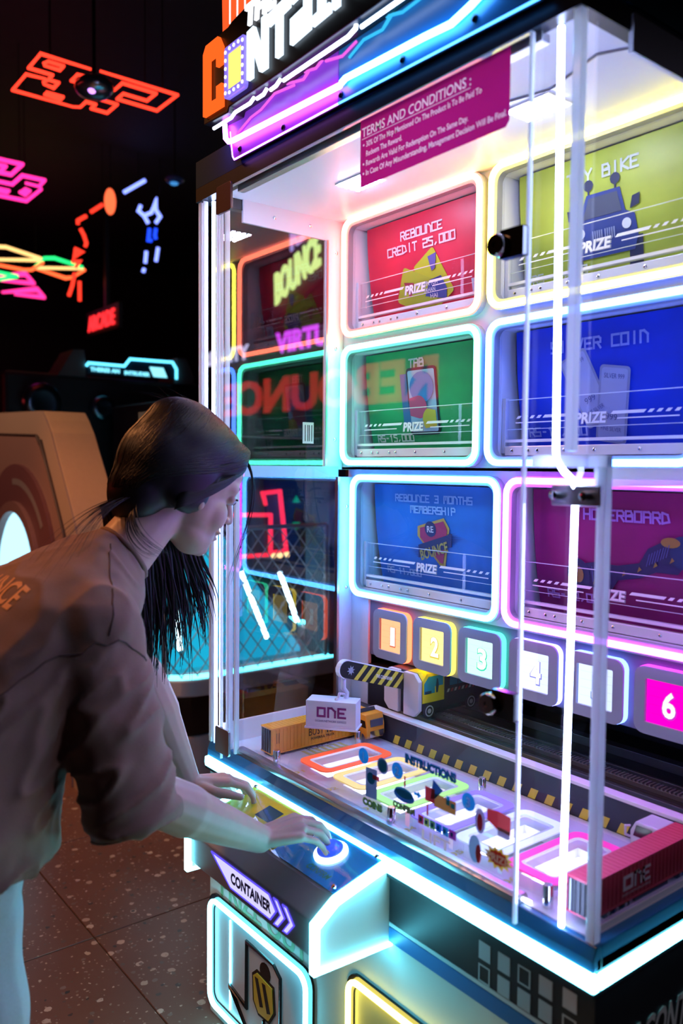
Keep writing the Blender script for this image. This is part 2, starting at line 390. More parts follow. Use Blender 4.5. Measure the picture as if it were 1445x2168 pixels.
# raised clear plate with six coloured frames
plate = thing('guide_plate', (.6, .2, .055), parent=pm)
mk('clear_plate', G().box(.215, 1.0, .074, .345, .0545, .0585), glass('plate_acrylic', (.95, .96, 1), .5, haze=.06), plate)
FC = [('orange_red', (1, .13, .04)), ('yellow', (1, .78, .22)), ('lime', (.42, .95, .2)), ('violet', (.28, .2, .85)), ('ice', (.7, .88, 1)), ('pink', (1, .06, .42))]
for (nm, c), x in zip(FC, WINX):
    g = G(); g.ring(rrect(x, x + .108, .108, .312, .022, 4), rrect(x + .016, x + .092, .128, .292, .012, 4), TOP(0, 0, .0585), .0002, .003)
    mk('colour_frame', g, mat('frame_' + nm, c, .35, emit=c, es=.4), plate)
    g = G(); g.ring(rrect(x + .016, x + .092, .128, .292, .012, 4), rrect(x + .022, x + .086, .134, .286, .009, 4), TOP(0, 0, .0585), .0, .002)
    mk('clear_lip', g, EDGE, plate)
for x, y in ((.222, .082), (.222, .322), (.62, .335), (.62, .082), (.99, .082), (.99, .322)):
    mk('standoff', G().revolve([(.0085, .0), (.0085, .034), (.007, .036)], TOP(x, y, .04), 14), CHROME, plate, 'a')
# hazard riser, rails, crane bay
riser = thing('hazard_riser', (.54, .41, .04), parent=pm)
box('riser_panel', (0, 1.085, .402, .42, .02, .104), mat('riser_black', (.022, .03, .045), .4, noise=.15), riser)
box('riser_cap', (.17, 1.085, .398, .424, .104, .111), WHITEG, riser, .001)
HZ = mat('hazard_yellow', (.72, .6, .06), .5)
for k in range(18):
    x = .262 + k * .0425
    mk('hazard_stripe', G().prism([(x, .041), (x + .019, .041), (x + .028, .062), (x + .009, .062)], FRONT(0, .402), 0, .001), HZ, riser)
bay = thing('crane_bay', (.54, .6, .03), parent=pm)
box('bay_floor', (0, 1.085, .424, .84, .02, .09), mat('bay_dark', (.02, .022, .03), .5), bay)
box('bay_wall', (0, 1.085, .80, .84, .09, .39), mat('bay_wall_blue', (.02, .03, .06), .6), bay)
for y, h, r_ in ((.475, .1, .006), (.53, .1, .012), (.57, .1, .004), (.66, .11, .014)):
    mk('rail', G().box(.02, 1.08, y - r_, y + r_, .09, h), RAILM, bay, bevel=.001)
g = G()
for k in range(120): g.box(.03 + k * .0087, .034 + k * .0087, .519, .541, .1, .1035)
tag(mk('toothed_rack', g, mat('rack_grey', (.2, .22, .25), .5), bay), kind='stuff')
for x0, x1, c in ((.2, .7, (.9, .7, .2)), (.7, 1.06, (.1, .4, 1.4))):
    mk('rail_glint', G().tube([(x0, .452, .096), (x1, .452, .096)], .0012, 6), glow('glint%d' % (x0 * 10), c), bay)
# canopy
can = thing('canopy', (.54, .4, 1.35), parent=pm)
g = G(); g.prism([(-.004, -.004), (1.078, -.004), (1.078, .85), (-.004, .85)], TOP(0, 0, 1.349), .0, .052)
CANB = mat('canopy_black', (.01, .011, .016), .35)
g = G(); g.box(-.004, 1.078, -.004, .02, 1.347, 1.378); g.box(-.004, .018, .02, .85, 1.347, 1.378); g.box(1.056, 1.078, .02, .85, 1.347, 1.378); mk('lower_band', g, CANB, can)
g = G(); g.box(-.004, 1.078, -.004, .85, 1.3785, 1.44); mk('upper_band', g, mat('canopy_blue', (.006, .05, .14), .3), can)
g = G(); g.box(1.0785, 1.0805, -.004, .85, 1.384, 1.434); mk('side_stripe', g, mat('canopy_teal', (.0, .12, .2), .35), can)
box('inner_ceiling', (.018, 1.056, .02, .50, 1.372, 1.378), WHITE, can)
box('top_channel', (.16, 1.0, .012, .03, 1.335, 1.348), STEEL, can, .001)
def ledlamp(x, y):
    l = thing('led_lamp', (x, y, 1.366), parent=can)
    box('lamp_plate', (x - .05, x + .05, y - .035, y + .035, 1.369, 1.372), WHITEG, l)
    g = G()
    for i in range(6):
        for j in range(4): g.revolve([(.006, .0), (.0055, -.0025), (.002, -.004)], TOP(x - .04 + i * .016, y - .025 + j * .0167, 1.369), 8)
    mk('led_array', g, glow('led_dots', (75, 82, 130)), l)
ledlamp(.30, .25); ledlamp(.80, .25)
g = G(); g.tube([(.62, .12, 1.3705), (.70, .2, 1.3702), (.78, .19, 1.3702), (.86, .21, 1.3702), (.98, .17, 1.3702), (1.04, .2, 1.3705)], .002, 6); mk('ceiling_wire', g, mat('wire_grey', (.25, .22, .22), .5), can)
# back panel, upper rows and lowest row, with window openings
def wallgrid(name, xs, zs, holes, y0, y1):
    g = G()
    for a, b in zip(xs, xs[1:]):
        for c, d in zip(zs, zs[1:]):
            if not any(h[0] <= a and b <= h[1] and h[2] <= c and d <= h[3] for h in holes): g.box(a, b, y0, y1, c, d)
    return mk(name, g, WHITE, pm)
UP = [(.046, .522), (.556, 1.032)]; ROWS = [(1.072, 1.365), (.738, 1.037)]
LOW = [(.043, .553), (.580, 1.062)]; LROW = (.388, .700)
ins = .014
holes = [(a + ins, b - ins, c + ins, d - ins) for a, b in UP for c, d in ROWS]
xs = sorted({0., 1.085} | {h[0] for h in holes} | {h[1] for h in holes}); zs = sorted({.72, 1.378} | {h[2] for h in holes} | {h[3] for h in holes})
wallgrid('back_panel', xs, zs, holes, D, D + .006)
lh = [(a + ins, b - ins, LROW[0] + ins, LROW[1] - ins) for a, b in LOW]
xs = sorted({0., 1.1} | {h[0] for h in lh} | {h[1] for h in lh}); zs = sorted({.372, .72} | {h[2] for h in lh} | {h[3] for h in lh})
wallgrid('back_panel', xs, zs, lh, D2, D2 + .006)
box('panel_ledge', (0, 1.1, D, D2 + .006, .7205, .7265), WHITE, pm)
NEON = {'P1': (15, 2.3, 1.3), 'P2': (11, 9, 1.1), 'P3': (1.1, 13, 7), 'P4': (1.1, 3.2, 19), 'P5': (1.2, 5.8, 17), 'P6': (9, 1.1, 14)}
NC = {k: glow('neon_' + k, c, 1.5) for k, c in NEON.items()}
NICHE = mat('niche_white', (.74, .75, .8), .5)
screw_proto = None
def screw(x, y, z, parent, r=.0042):
    return mk('screw', G().revolve([(r, 0), (r, .0012), (r * .6, .0026), (r * .2, .0028)], FRONT(x, y, z), 8), CHROME, parent, 'a')
def prize_bay(key, x0, x1, z0, z1, Y, dep, label):
    b = thing('prize_bay', ((x0 + x1) / 2, Y, z0), label, parent=pm)
    mk('neon_frame', G().tube2(rrect(x0, x1, z0, z1, .03, 5), FRONT(0, Y), .0205, .0068, True, 8), NC[key], b, True)
    mk('bezel', G().ring(rrect(x0 - .009, x1 + .009, z0 - .009, z1 + .009, .037, 5), rrect(x0 + .013, x1 - .013, z0 + .013, z1 - .013, .022, 5), FRONT(0, Y), .0, .0165), GREYP, b)
    g = G(); a, c, e, f = x0 + .014, x1 - .014, z0 + .014, z1 - .014
    g.box(a - .006, a, Y + .0065, Y + dep, e - .006, f + .006); g.box(c, c + .006, Y + .0065, Y + dep, e - .006, f + .006)
    g.box(a, c, Y + .0065, Y + dep, f, f + .006); g.box(a, c, Y + .0065, Y + dep, e - .006, e)
    g.box(a - .006, c + .006, Y + dep, Y + dep + .004, e - .006, f + .006)
    mk('niche', g, NICHE, b)
    # clear guard with white posts, rail and print
    gt = z0 + .135
    mk('guard_pane', G().box(a + .012, c - .022, Y + .0145, Y + .0165, z0 + .042, gt), GUARD, b)
    g = G(); g.tube([(a + .012, Y + .0155, gt), (c - .022, Y + .0155, gt)], .0011, 5); g.tube([(a + .012, Y + .0155, z0 + .072), (c - .022, Y + .0155, z0 + .072)], .0008, 5); mk('guard_edge', g, EDGE, b)
    for u, ww in ((a + .002, .0095), (c - .0215, .0205)):
        mk('guard_post', G().box(u, u + ww, Y + .009, Y + .022, z0 + .02, gt + .004), WHITE, b, bevel=.001)
    g = G(); g.box(a + .012, c - .022, Y + .008, Y + .022, z0 + .016, z0 + .036); mk('guard_rail', g, WHITEG, b, bevel=.0015)
    g = G(); g.box(a + .012, c - .022, Y + .010, Y + .022, z0 + .044, z0 + .050); mk('guard_rail', g, WHITEG, b)
    for t in (.03, .14, .2, .31, .37, .55, .8): 
        screw(a + .02 + t * (c - a - .05), Y + .008, z0 + .026, b)
    fr = FRONT((x0 + x1) / 2, Y + .0138, z0 + .088)
    g = G(); W = (x1 - x0) / 2 - .05
    for s in (-1, 1):
        g.flat([(s * .045, .006), (s * (W * .62), .006), (s * (W * .62) + .006, .012), (s * .045 + .006, .012)], fr, .0002)
        for k in range(4):
            q = s * W * (.66 + .095 * k); g.flat([(q, .006), (q + s * .009, .006), (q + s * .009 + .006, .012), (q + .006, .012)], fr, .0002)
        g.flat([(s * .06, -.0035), (s * W, -.0035), (s * W, -.0012), (s * .06, -.0012)][:4], fr, .0002)
    g.text('PRIZE', fr, 0, -.009, .022, .07, t=.0004, bold=.035, skew=.08)
    mk('guard_print', g, mat('print_white', (.85, .86, .9), .5), b)
    mk('print_shadow', G().text('PRIZE', FRONT((x0 + x1) / 2, Y + .0138, z0 + .088), 0, -.0095, .023, .075, t=.0001, bold=.07, skew=.08), mat('print_grey', (.3, .32, .38), .5), b)
    return b
prize_bay('P1', *UP[0], *ROWS[0], D, .10, 'red lit prize bay'); prize_bay('P2', *UP[1], *ROWS[0], D, .10, 'yellow lit prize bay')
prize_bay('P3', *UP[0], *ROWS[1], D, .10, 'green lit prize bay'); prize_bay('P4', *UP[1], *ROWS[1], D, .10, 'deep blue lit prize bay')
prize_bay('P5', *LOW[0], *LROW, D2, .10, 'pale blue lit prize bay'); prize_bay('P6', *LOW[1], *LROW, D2, .10, 'violet lit prize bay')
# number tiles under the bays
box('tile_panel', (.095, 1.1, D2 + .004, D2 + .012, .2265, .372), mat('tile_panel_dark', (.12, .13, .2), .4), pm)
box('corner_trim', (.02, .094, D2 - .002, D2 + .01, .03, .385), WHITE, pm, .001)
box('lower_corner_wall', (.094, .185, .46, .80, .09, .2), DARK, pm)
TC = [('1', (1.25, .62, .3), (9, 1.0, .4)), ('2', (1.3, 1.0, .38), (7, 5.2, .4)), ('3', (.75, 1.3, 1.1), (.4, 8, 4)), ('4', (.9, 1., 1.5), (2.2, 2.2, 8)), ('5', (.9, 1.05, 1.5), (1.4, 2.6, 9)), ('6', (1.6, .0, .75), (6, .3, 6))]
for k, (n, cf, cg) in enumerate(TC):
    x0 = .132 + .154 * k; t = thing('number_tile', (x0 + .065, D2, .23), parent=pm)
    fr = FRONT(0, D2 + .004)
    mk('glow_rim', G().ring(rrect(x0, x0 + .13, .229, .358, .02, 5), rrect(x0 + .006, x0 + .124, .235, .352, .015, 5), fr, .002, .016), glow('rim_' + n, cg, .55), t)
    mk('tile_frame', G().ring(rrect(x0 + .0005, x0 + .1295, .2295, .3575, .02, 5), rrect(x0 + .023, x0 + .107, .252, .335, .003, 5), fr, .0165, .0215), mat('tile_grey', (.3, .33, .42), .35), t)
    mk('lit_face', G().box(x0 + .02, x0 + .11, D2 - .006, D2 - .004, .25, .337), glow('face_' + n, cf), t)
    g = G(); ff = FRONT(0, D2 - .006)
    for q in range(1, 5): g.flat([(x0 + .025, .252 + q * .0165), (x0 + .105, .252 + q * .0165), (x0 + .105, .2525 + q * .0165), (x0 + .025, .2525 + q * .0165)], ff, .0003)
    g.flat([(x0 + .066, .252), (x0 + .0665, .252), (x0 + .0665, .335), (x0 + .066, .335)], ff, .0003)
    mk('face_lines', g, glow('lines_' + n, tuple(min(1, c * .72) for c in cf)), t)
    mk('numeral_edge', G().text(n, ff, x0 + .066, .266, .052, .032 if n != '1' else .022, t=.0006, bold=.05), glow('edge_' + n, tuple(min(.8, c * .12) for c in cg)), t)
    mk('numeral', G().text(n, ff, x0 + .066, .268, .048, .027 if n != '1' else .018, t=.0012, bold=.03), glow('num_' + n, (1.3, 1.25, 1.15)), t)
# left and right end frames, glass sides
def endframe(X, s):
    e = thing('side_frame', (X, .25, .05), parent=pm); a, b = sorted((X, X + s * .008))
    fm = WHITE
    mk('frame_trim', G().box(a, b, .36, .42, .72, 1.372), fm, e); mk('frame_trim', G().box(a, b, .11, .36, 1.318, 1.372), fm, e)
    mk('frame_bar', G().box(a - .004, b + .004, .06, .405, .700, .728), mat('bar_blue_grey', (.35, .45, .55), .3) if s > 0 else EDGE, e)
    mk('frame_trim', G().box(a, b, .41, .46, .09, .70), fm, e); mk('frame_trim', G().box(a, b, .06, .46, .04, .092 if s > 0 else .05), WHITEG, e)
    mk('frame_bead', G().box(a - .003, b + .003, .362, .368, .728, 1.318), STEEL, e)
    mk('frame_bead', G().box(a - .003, b + .003, .405, .412, .092, .70), STEEL, e)
    for y, z in ((.2, 1.345), (.31, 1.345), (.395, 1.29), (.395, 1.04), (.395, .80), (.438, .62), (.438, .40), (.438, .16)):
        mk('screw', G().revolve([(.0045, 0), (.0045, .0015), (.002, .003)], RIGHT(b if s > 0 else a, y, z) if s > 0 else FR((a, y, z), (0, -1, 0), (0, 0, 1)), 8), CHROME, e, 'a')
    mk('side_pane', G().box(a + .002, a + .006, .03, .362, .728, 1.345), PANE, e)
    mk('side_pane', G().box(a + .002, a + .006, .06, .406, .092 if s > 0 else .05, .70), PANE, e)
    return e
endframe(.014, 1); endframe(1.083, -1)
# corner posts of clear acrylic and the four vertical light tubes
def post(x0, x1, y0, y1, z0, z1):
    mk('corner_post', G().box(x0, x1, y0, y1, z0, z1), EDGE, pm, bevel=.0015)
post(.0, .012, .0, .012, .735, 1.346); post(.022, .027, .0, .012, .735, 1.346); post(.072, .086, .008, .02, .735, 1.346); post(.108, .115, .008, .02, .735, 1.346)
post(-.022, -.010, .04, .052, .041, .73); post(-.001, .004, .04, .052, .041, .73); post(.055, .07, .044, .056, .041, .73); post(.098, .106, .04, .052, .041, .73)
post(1.064, 1.078, -.002, .012, .75, 1.346); post(1.085, 1.1, .046, .062, .041, .745)
mk('light_tube', G().tube([(.038, .02, .735), (.038, .02, 1.345)], .0045, 8), WHITELED, pm, True)
mk('light_tube', G().tube([(.022, .05, .042), (.022, .05, .735)], .0045, 8), WHITELED, pm, True)
mk('light_tube', G().tube([(1.027, .02, 1.345), (1.034, .02, .75), (1.035, .022, .738), (1.041, .03, .722), (1.047, .045, .708), (1.047, .05, .695), (1.04, .05, .042)], .0045, 8), WHITELED, pm, True)
mk('fixed_pane', G().box(.002, .115, .006, .01, .735, 1.346), PANEF, pm); mk('fixed_pane', G().box(-.02, .13, .046, .05, .041, .735), PANEF, pm)
mk('fixed_pane', G().box(.998, 1.07, .006, .01, .74, 1.346), PANEF, pm); mk('fixed_pane', G().box(.985, 1.09, .05, .054, .041, .74), PANEF, pm)
br = thing('glass_bracket', (1.05, .03, .69), parent=pm)
mk('bracket_plate', G().box(1.008, 1.092, .0445, .049, .672, .703), STEEL, br, bevel=.002)
for x in (1.02, 1.072):
    mk('bolt', G().revolve([(.007, 0), (.007, .012), (.004, .013)], FRONT(x, .0445, .687), 12), CHROME, br, 'a')
mk('clear_ledge', G().box(1.004, 1.1, .004, .06, .728, .745), EDGE, br)
# hinged glass door
door = thing('case_door', (.58, .01, .04), 'clear hinged glass door', parent=pm)
mk('door_pane', G().box(.118, .995, -.006, -.001, .045, 1.342), PANEF, door)
mk('door_edge', G().box(.9935, .9985, -.0065, -.0005, .045, 1.342), EDGE, door); mk('door_edge', G().box(.1165, .119, -.0065, -.0005, .045, 1.342), EDGE, door)
mk('door_edge', G().box(.13, .995, -.0065, -.0005, 1.342, 1.3445), EDGE, door)
HNG = mat('hinge_brown', (.16, .1, .09), .3, .6)
mk('hinge', G().prism(rrect(.108, .172, 1.29, 1.352, .006, 3), FRONT(0, -.007), 0, .006), HNG, door, bevel=.001)
mk('hinge', G().prism(rrect(.104, .166, .062, .122, .006, 3), FRONT(0, -.007), 0, .006), mat('hinge_grey', (.3, .34, .36), .3, .7), door, bevel=.001)
for z in (1.05, .373):
    l = thing('lock', (.97, -.006, z), parent=door)
    mk('lock_plate', G().prism(rrect(.955, .999, z - .02, z + .022, .002, 2), FRONT(0, -.0068), 0, .012), BLACK, l)
    mk('lock_barrel', G().revolve([(.0165, 0), (.0165, .016), (.0145, .019), (.004, .019), (.004, .017)], FRONT(.955, -.012, z), 18), mat('lock_chrome', (.25, .2, .18), .12, 1), l, 'a')
# control panel
cp = thing('control_panel', (.42, -.04, -.16), parent=pm)
X0, X1 = .192, .66
prof = [(.045, -.004), (-.082, -.037), (-.126, -.068), (-.126, -.134), (.045, -.142)]
CPM = mat('panel_taupe', (.24, .20, .20), .38, noise=.06)
mk('panel_body', G().prism(prof, RIGHT(X0 + .008, 0, 0), 0, X1 - X0 - .016), CPM, cp, bevel=.003)
op = [(.05, .003), (-.086, -.032), (-.134, -.065), (-.134, -.156), (.05, -.163)]; ipf = [(.05, -.012), (-.081, -.045), (-.122, -.0745), (-.122, -.149), (.05, -.158)]
for X, nm in ((X1, 1), (X0, -1)):
    g = G(); n = 4
    for i in range(4):
        a, b, c, d = op[i], op[i + 1], ipf[i + 1], ipf[i]
        g.prism([a, b, c, d], RIGHT(X - .007, 0, 0), 0, .014)
    mk('light_outline', g, CYANLED, cp)
    mk('end_plate', G().prism([(.046, -.012), (-.081, -.045), (-.121, -.0745), (-.121, -.149), (.046, -.158)], RIGHT(X - .004 if nm > 0 else X, 0, 0), 0, .004), TEALW, cp)
ov = FR((X0 + .01, -.08, -.0355), (1, 0, 0), (0, .125, .033))
mk('overlay', G().prism([(0, .004), (.24, .004), (.24, .122), (0, .122)], ov, 0, .0015), mat('overlay_yellow', (.75, .62, .04), .25, noise=.25, nscale=14), cp)
mk('overlay', G().prism([(.2405, .004), (.446, .004), (.446, .122), (.2405, .122)], ov, 0, .0015), mat('overlay_blue', (.01, .33, .7), .2, noise=.3, nscale=12), cp)
mk('clear_cover', G().prism([(-.002, .0), (.449, .0), (.449, .126), (-.002, .126)], ov, .002, .0045), PANEF, cp)
mk('overlay_picture', G().prism([(.10, .055), (.155, .055), (.155, .095), (.10, .095)], ov, .0016, .0018), mat('overlay_dark', (.02, .09, .12), .4), cp)
g = G()
for k in range(3): g.prism([(.165 + k * .016, .02 + .004 * (k % 2)), (.18 + k * .016, .018), (.184 + k * .016, .038), (.168 + k * .016, .042)], ov, .0016, .002)
mk('overlay_picture', g, mat('overlay_red', (.6, .06, .04), .4), cp)
mk('panel_lettering', G().text('CONFIRM', ov, .37, .018, .014, .065, t=.0018, bold=.02, skew=.15), mat('confirm_green', (.02, .32, .12), .4), cp)
for u, v_ in ((.012, .012), (.012, .116), (.235, .012), (.436, .012), (.436, .116)):
    mk('bolt', G().revolve([(.005, 0), (.005, .003), (.003, .005)], FR(ov[0] + ov[1] * u + ov[2] * v_ + ov[3] * .0045, ov[1], ov[2]), 10), CHROME, cp, 'a')
bt = thing('button', (.56, -.02, -.02), parent=cp)
bf = FR((.553, -.012, -.0132), (1, 0, 0), (0, .125, .033))
mk('button_ring', G().revolve([(.034, 0), (.034, .004), (.03, .008), (.026, .008)], bf, 24), glow('button_ring_white', (2.5, 2.7, 3.2)), bt, 'a')
mk('button_cap', G().revolve([(.026, .004), (.026, .012), (.02, .0165), (.008, .018)], bf, 24), mat('button_blue', (.02, .06, .5), .15, emit=(.05, .12, .9), es=.6), bt, True)
cs = FRONT(0, -.1265)
g = G(); g.prism([(.296, -.075), (.513, -.075), (.538, -.097), (.518, -.121), (.372, -.121)], cs, 0, .001); mk('lit_badge', g, glow('badge_violet', (.62, .58, 1.0)), cp)
g = G(); g.tube2([(.296, -.075), (.513, -.075), (.538, -.097), (.518, -.121), (.372, -.121)], cs, .0006, .0016, True, 6); mk('badge_edge', g, glow('badge_blue', (.12, .08, 1.0)), cp)
for k in range(2):
    q = .530 + k * .030; pl = [(q, -.075), (q + .012, -.075), (q + .036, -.098), (q + .014, -.123), (q + .001, -.123), (q + .022, -.098)]
    g = G(); g.prism(pl, cs, 0, .001); ch_ = mk('lit_chevron', g, MATS['badge_violet'], cp)
    mk('badge_edge', G().tube2(pl, cs, .0006, .0014, True, 6), MATS['badge_blue'], cp)
mk('badge_lettering', G().text('CONTAINER', cs, .448, -.108, .023, .148, t=.0016, bold=.05), mat('badge_ink', (.02, .015, .14), .5), cp)
# prize-out door below the panel
pd = thing('prize_door', (.2, .03, -.63), parent=pm)
df = FRONT(0, .046)
mk('light_frame', G().tube2(rrect(-.006, .408, -.62, -.352, .03, 5), df, .012, .0058, True, 8), glow('prize_door_light', (2, 9, 11)), pd, True)
mk('door_rim', G().ring(rrect(-.02, .425, -.635, -.338, .036, 5), rrect(.003, .398, -.61, -.362, .022, 5), df, 0, .006), BLACK, pd)
mk('door_panel', G().prism(rrect(.003, .398, -.61, -.362, .02, 4), df, .0005, .003), mat('prize_door_white', (.55, .6, .66), .3), pd)
g = G()
arrow = [(.16, -.392), (.275, -.392), (.302, -.41), (.302, -.56), (.25, -.604), (.16, -.604), (.088, -.536), (.16, -.551)]
g.tube2(arrow, df, .004, .0045, True, 6); mk('arrow_outline', g, BLACK, pd)
g = G(); g.prism([(.183, -.455), (.203, -.437), (.276, -.444), (.282, -.505), (.258, -.54), (.210, -.543), (.187, -.518)], df, .0035, .0048); mk('hook_outline', g, BLACK, pd)
g = G(); g.prism([(.190, -.457), (.206, -.444), (.270, -.450), (.275, -.503), (.255, -.533), (.213, -.536), (.194, -.515)], df, .005, .0062); mk('hook_block', g, mat('hook_yellow', (.6, .45, .04), .4), pd)
g = G()
for q in (.198, .228): g.prism([(q, -.456), (q + .014, -.455), (q + .036, -.512), (q + .022, -.518)], df, .0064, .0068)
g.tube2([(.235, -.543), (.235, -.56), (.25, -.568), (.256, -.58), (.24, -.59), (.222, -.583)], df, .005, .004, False, 6); g.prism(circ(.238, -.428, .022, 14), df, .0032, .0046)
mk('hook_detail', g, BLACK, pd)
mk('inner_light', G().box(.081, .083, .040, .043, -.6, -.375), CYANLED, pd)
g1 = G().text('PRIZE OUT', df, .215, -.334, .062, .37, t=.0008, bold=.03); mk('door_lettering', g1, mat('prize_out_green', (.18, .42, .22), .4, noise=.3), pd)
# yellow lit window on the base
yw = thing('lower_window', (.8, .04, -.62), parent=pm)
mk('light_frame', G().tube2(rrect(.552, 1.06, -.62, -.278, .026, 5), df, .012, .0058, True, 8), glow('yellow_window_light', (9, 7.5, 1.4)), yw, True)
mk('window_rim', G().ring(rrect(.540, 1.072, -.632, -.266, .034, 5), rrect(.561, 1.051, -.611, -.287, .02, 5), df, 0, .006), BLACK, yw)
mk('window_panel', G().prism(rrect(.561, 1.051, -.611, -.287, .018, 4), df, .0005, .003), mat('window_olive', (.55, .55, .3), .35), yw)
# outer shell round the prize bays at the back of the case
sh_ = thing('rear_housing', (.54, .66, .04), parent=pm)
for x0, x1 in ((-.026, -.014), (1.102, 1.114)):
    box('housing_side', (x0, x1, .47, .85, .041, 1.346), CANB, sh_, .002)
box('housing_back', (-.014, 1.102, .842, .85, .041, 1.346), CANB, sh_)

# ------------------------------------------------------------------ lit sign on the canopy
sg = thing('marquee_sign', (.55, -.03, 1.38), 'glowing logo sign', parent=pm)
PURP = mat('sign_purple', (.34, .05, .62), .3); SBLUE = mat('sign_blue', (.01, .16, .38), .3)
sf = FRONT(0, -.012)
mk('sign_back', G().prism([(.195, 1.386), (.566, 1.381), (.566, 1.56), (.18, 1.56), (.172, 1.44)], sf, 0, .008), PURP, sg, bevel=.001)
mk('sign_back', G().prism([(.567, 1.381), (1.02, 1.372), (1.04, 1.44), (1.03, 1.56), (.567, 1.56)], sf, 0, .008), SBLUE, sg, bevel=.001)
mk('edge_light', G().tube2([(.183, 1.45), (.193, 1.395), (.2, 1.3865), (.566, 1.382)], sf, .008, .0018), glow('edge_violet', (3.5, 1.2, 6)), sg)
mk('edge_light', G().tube2([(.566, 1.382), (1.02, 1.373)], sf, .008, .0018), glow('edge_blue', (.3, 1.6, 5)), sg)
mk('neon_line', G().tube2([(.176, 1.47), (.18, 1.435), (.192, 1.424), (.21, 1.421), (.585, 1.405)], sf, .018, .0055), glow('neon_violet', (9, 2.2, 14)), sg, True)
mk('neon_line', G().tube2([(.588, 1.408), (.6, 1.412), (.8, 1.404), (.86, 1.40), (.9, 1.41), (.94, 1.425), (.965, 1.44), (.972, 1.46)], sf, .018, .0055), glow('neon_azure', (1.6, 7, 16)), sg, True)
g = G()
for pl in ([(.215, 1.436), (.27, 1.452), (.31, 1.455), (.36, 1.47), (.43, 1.462)], [(.40, 1.475), (.43, 1.468), (.46, 1.462), (.475, 1.47), (.47, 1.485)], [(.45, 1.478), (.50, 1.468), (.53, 1.48), (.525, 1.495)], [(.53, 1.47), (.58, 1.46), (.62, 1.47)]):
    g.tube2(pl, sf, .01, .0028, False, 6)
mk('jagged_trim', g, glow('jag_pink', (.8, .12, .75)), sg)
g = G()
for pl in ([(.60, 1.45), (.64, 1.465), (.69, 1.462), (.71, 1.475), (.70, 1.49)], [(.68, 1.485), (.74, 1.47), (.80, 1.475), (.83, 1.49), (.9, 1.485), (.93, 1.5)]):
    g.tube2(pl, sf, .01, .0028, False, 6)
mk('jagged_trim', g, glow('jag_cyan', (.04, .5, .9)), sg)
for x in (.225, .39, .575, .74, .9): mk('bolt', G().revolve([(.006, 0), (.006, .003), (.003, .005)], FRONT(x, -.02, 1.402 if x < .3 else 1.395), 10), BLACK, sg, 'a')
# thick black logo body with lit letter faces
lf = FRONT(0, -.06); LB = mat('logo_black', (.006, .006, .008), .35)
body = [(.138, 1.468), (.24, 1.462), (.245, 1.472), (.40, 1.472), (.70, 1.478), (1.04, 1.49), (1.06, 1.52), (1.05, 1.63), (.44, 1.61), (.43, 1.66), (.255, 1.64), (.24, 1.635), (.145, 1.635), (.136, 1.625)]
mk('logo_body', G().prism(body, lf, -.042, 0), LB, sg, bevel=.002)
UW = glow('under_white', (3, 3.6, 5))
for l in ([(.160, 1.457), (.235, 1.456), (.25, 1.462), (.31, 1.461), (.325, 1.467)], [(.335, 1.461), (.36, 1.461), (.372, 1.468)], [(.385, 1.461), (.405, 1.462), (.42, 1.469)], [(.43, 1.463), (.63, 1.466), (.65, 1.472), (.652, 1.48)], [(.665, 1.468), (1.02, 1.478)]):
    mk('under_light', G().tube2(l, lf, -.012, .0036), UW, sg, True)
g = G(); g.prism([(.148, 1.48), (.228, 1.478), (.228, 1.525), (.205, 1.525), (.205, 1.50), (.172, 1.502), (.172, 1.59), (.205, 1.59), (.205, 1.565), (.228, 1.565), (.228, 1.60), (.212, 1.625), (.16, 1.625), (.148, 1.61)], lf, 0, .008)
mk('letter', g, glow('letter_orange', (1.25, .13, .015)), sg)
o_ = thing('letter', (.283, -.06, 1.484), parent=sg)
mk('letter_rim', G().ring(rrect(.243, .322, 1.484, 1.587, .006, 2), rrect(.255, .310, 1.499, 1.572, .002, 2), lf, 0, .01), mat('letter_violet', (.2, .14, .8), .4, emit=(.25, .18, .9), es=.8), o_)
mk('letter_fill', G().prism(rrect(.255, .310, 1.499, 1.572, .002, 2), lf, 0, .007), glow('letter_yellow', (1.1, .9, .2)), o_)
g = G()
for k in range(6):
    for x in (.249, .316): g.prism(circ(x, 1.495 + k * .0163, .0036, 8), lf, .01, .0115)
for k in range(3):
    for z in (1.4915, 1.5795): g.prism(circ(.265 + k * .0175, z, .0036, 8), lf, .01, .0115)
mk('letter_bulbs', g, glow('bulb_white', (2, 2, 2.4)), o_)
LW = glow('letter_ice', (1.0, 1.25, 1.5))
def letter(polys):
    g = G()
    for p in polys: g.prism(p, lf, 0, .008)
    mk('letter', g, LW, sg)
b0 = 1.494; t0 = 1.59
letter([[(.328, b0), (.345, b0), (.345, 1.555), (.374, b0), (.398, b0), (.398, t0 + .005), (.381, t0 + .003), (.381, 1.53), (.352, t0), (.328, t0 - .003)]])
letter([[(.404, t0), (.474, t0 + .008), (.474, t0 - .014), (.449, t0 - .017), (.449, b0 + .006), (.431, b0 + .005), (.431, t0 - .019), (.404, t0 - .022)]])
letter([[(.48, b0 + .01), (.54, b0 + .016), (.54, t0 + .016), (.48, t0 + .01), (.48, t0 - .012), (.522, t0 - .007), (.522, 1.555), (.48, 1.55)][::-1]])
letter([[(.548, b0 + .016), (.60, b0 + .02), (.60, b0 + .036), (.583, b0 + .035), (.583, t0 + .004), (.60, t0 + .005), (.60, t0 + .022), (.548, t0 + .018), (.548, t0 + .001), (.565, t0 + .002), (.565, b0 + .034), (.548, b0 + .032)]])
letter([[(.608, b0 + .02), (.625, b0 + .021), (.625, 1.575), (.655, b0 + .023), (.678, b0 + .025), (.678, t0 + .028), (.661, t0 + .027), (.661, 1.56), (.632, t0 + .024), (.608, t0 + .022)]])
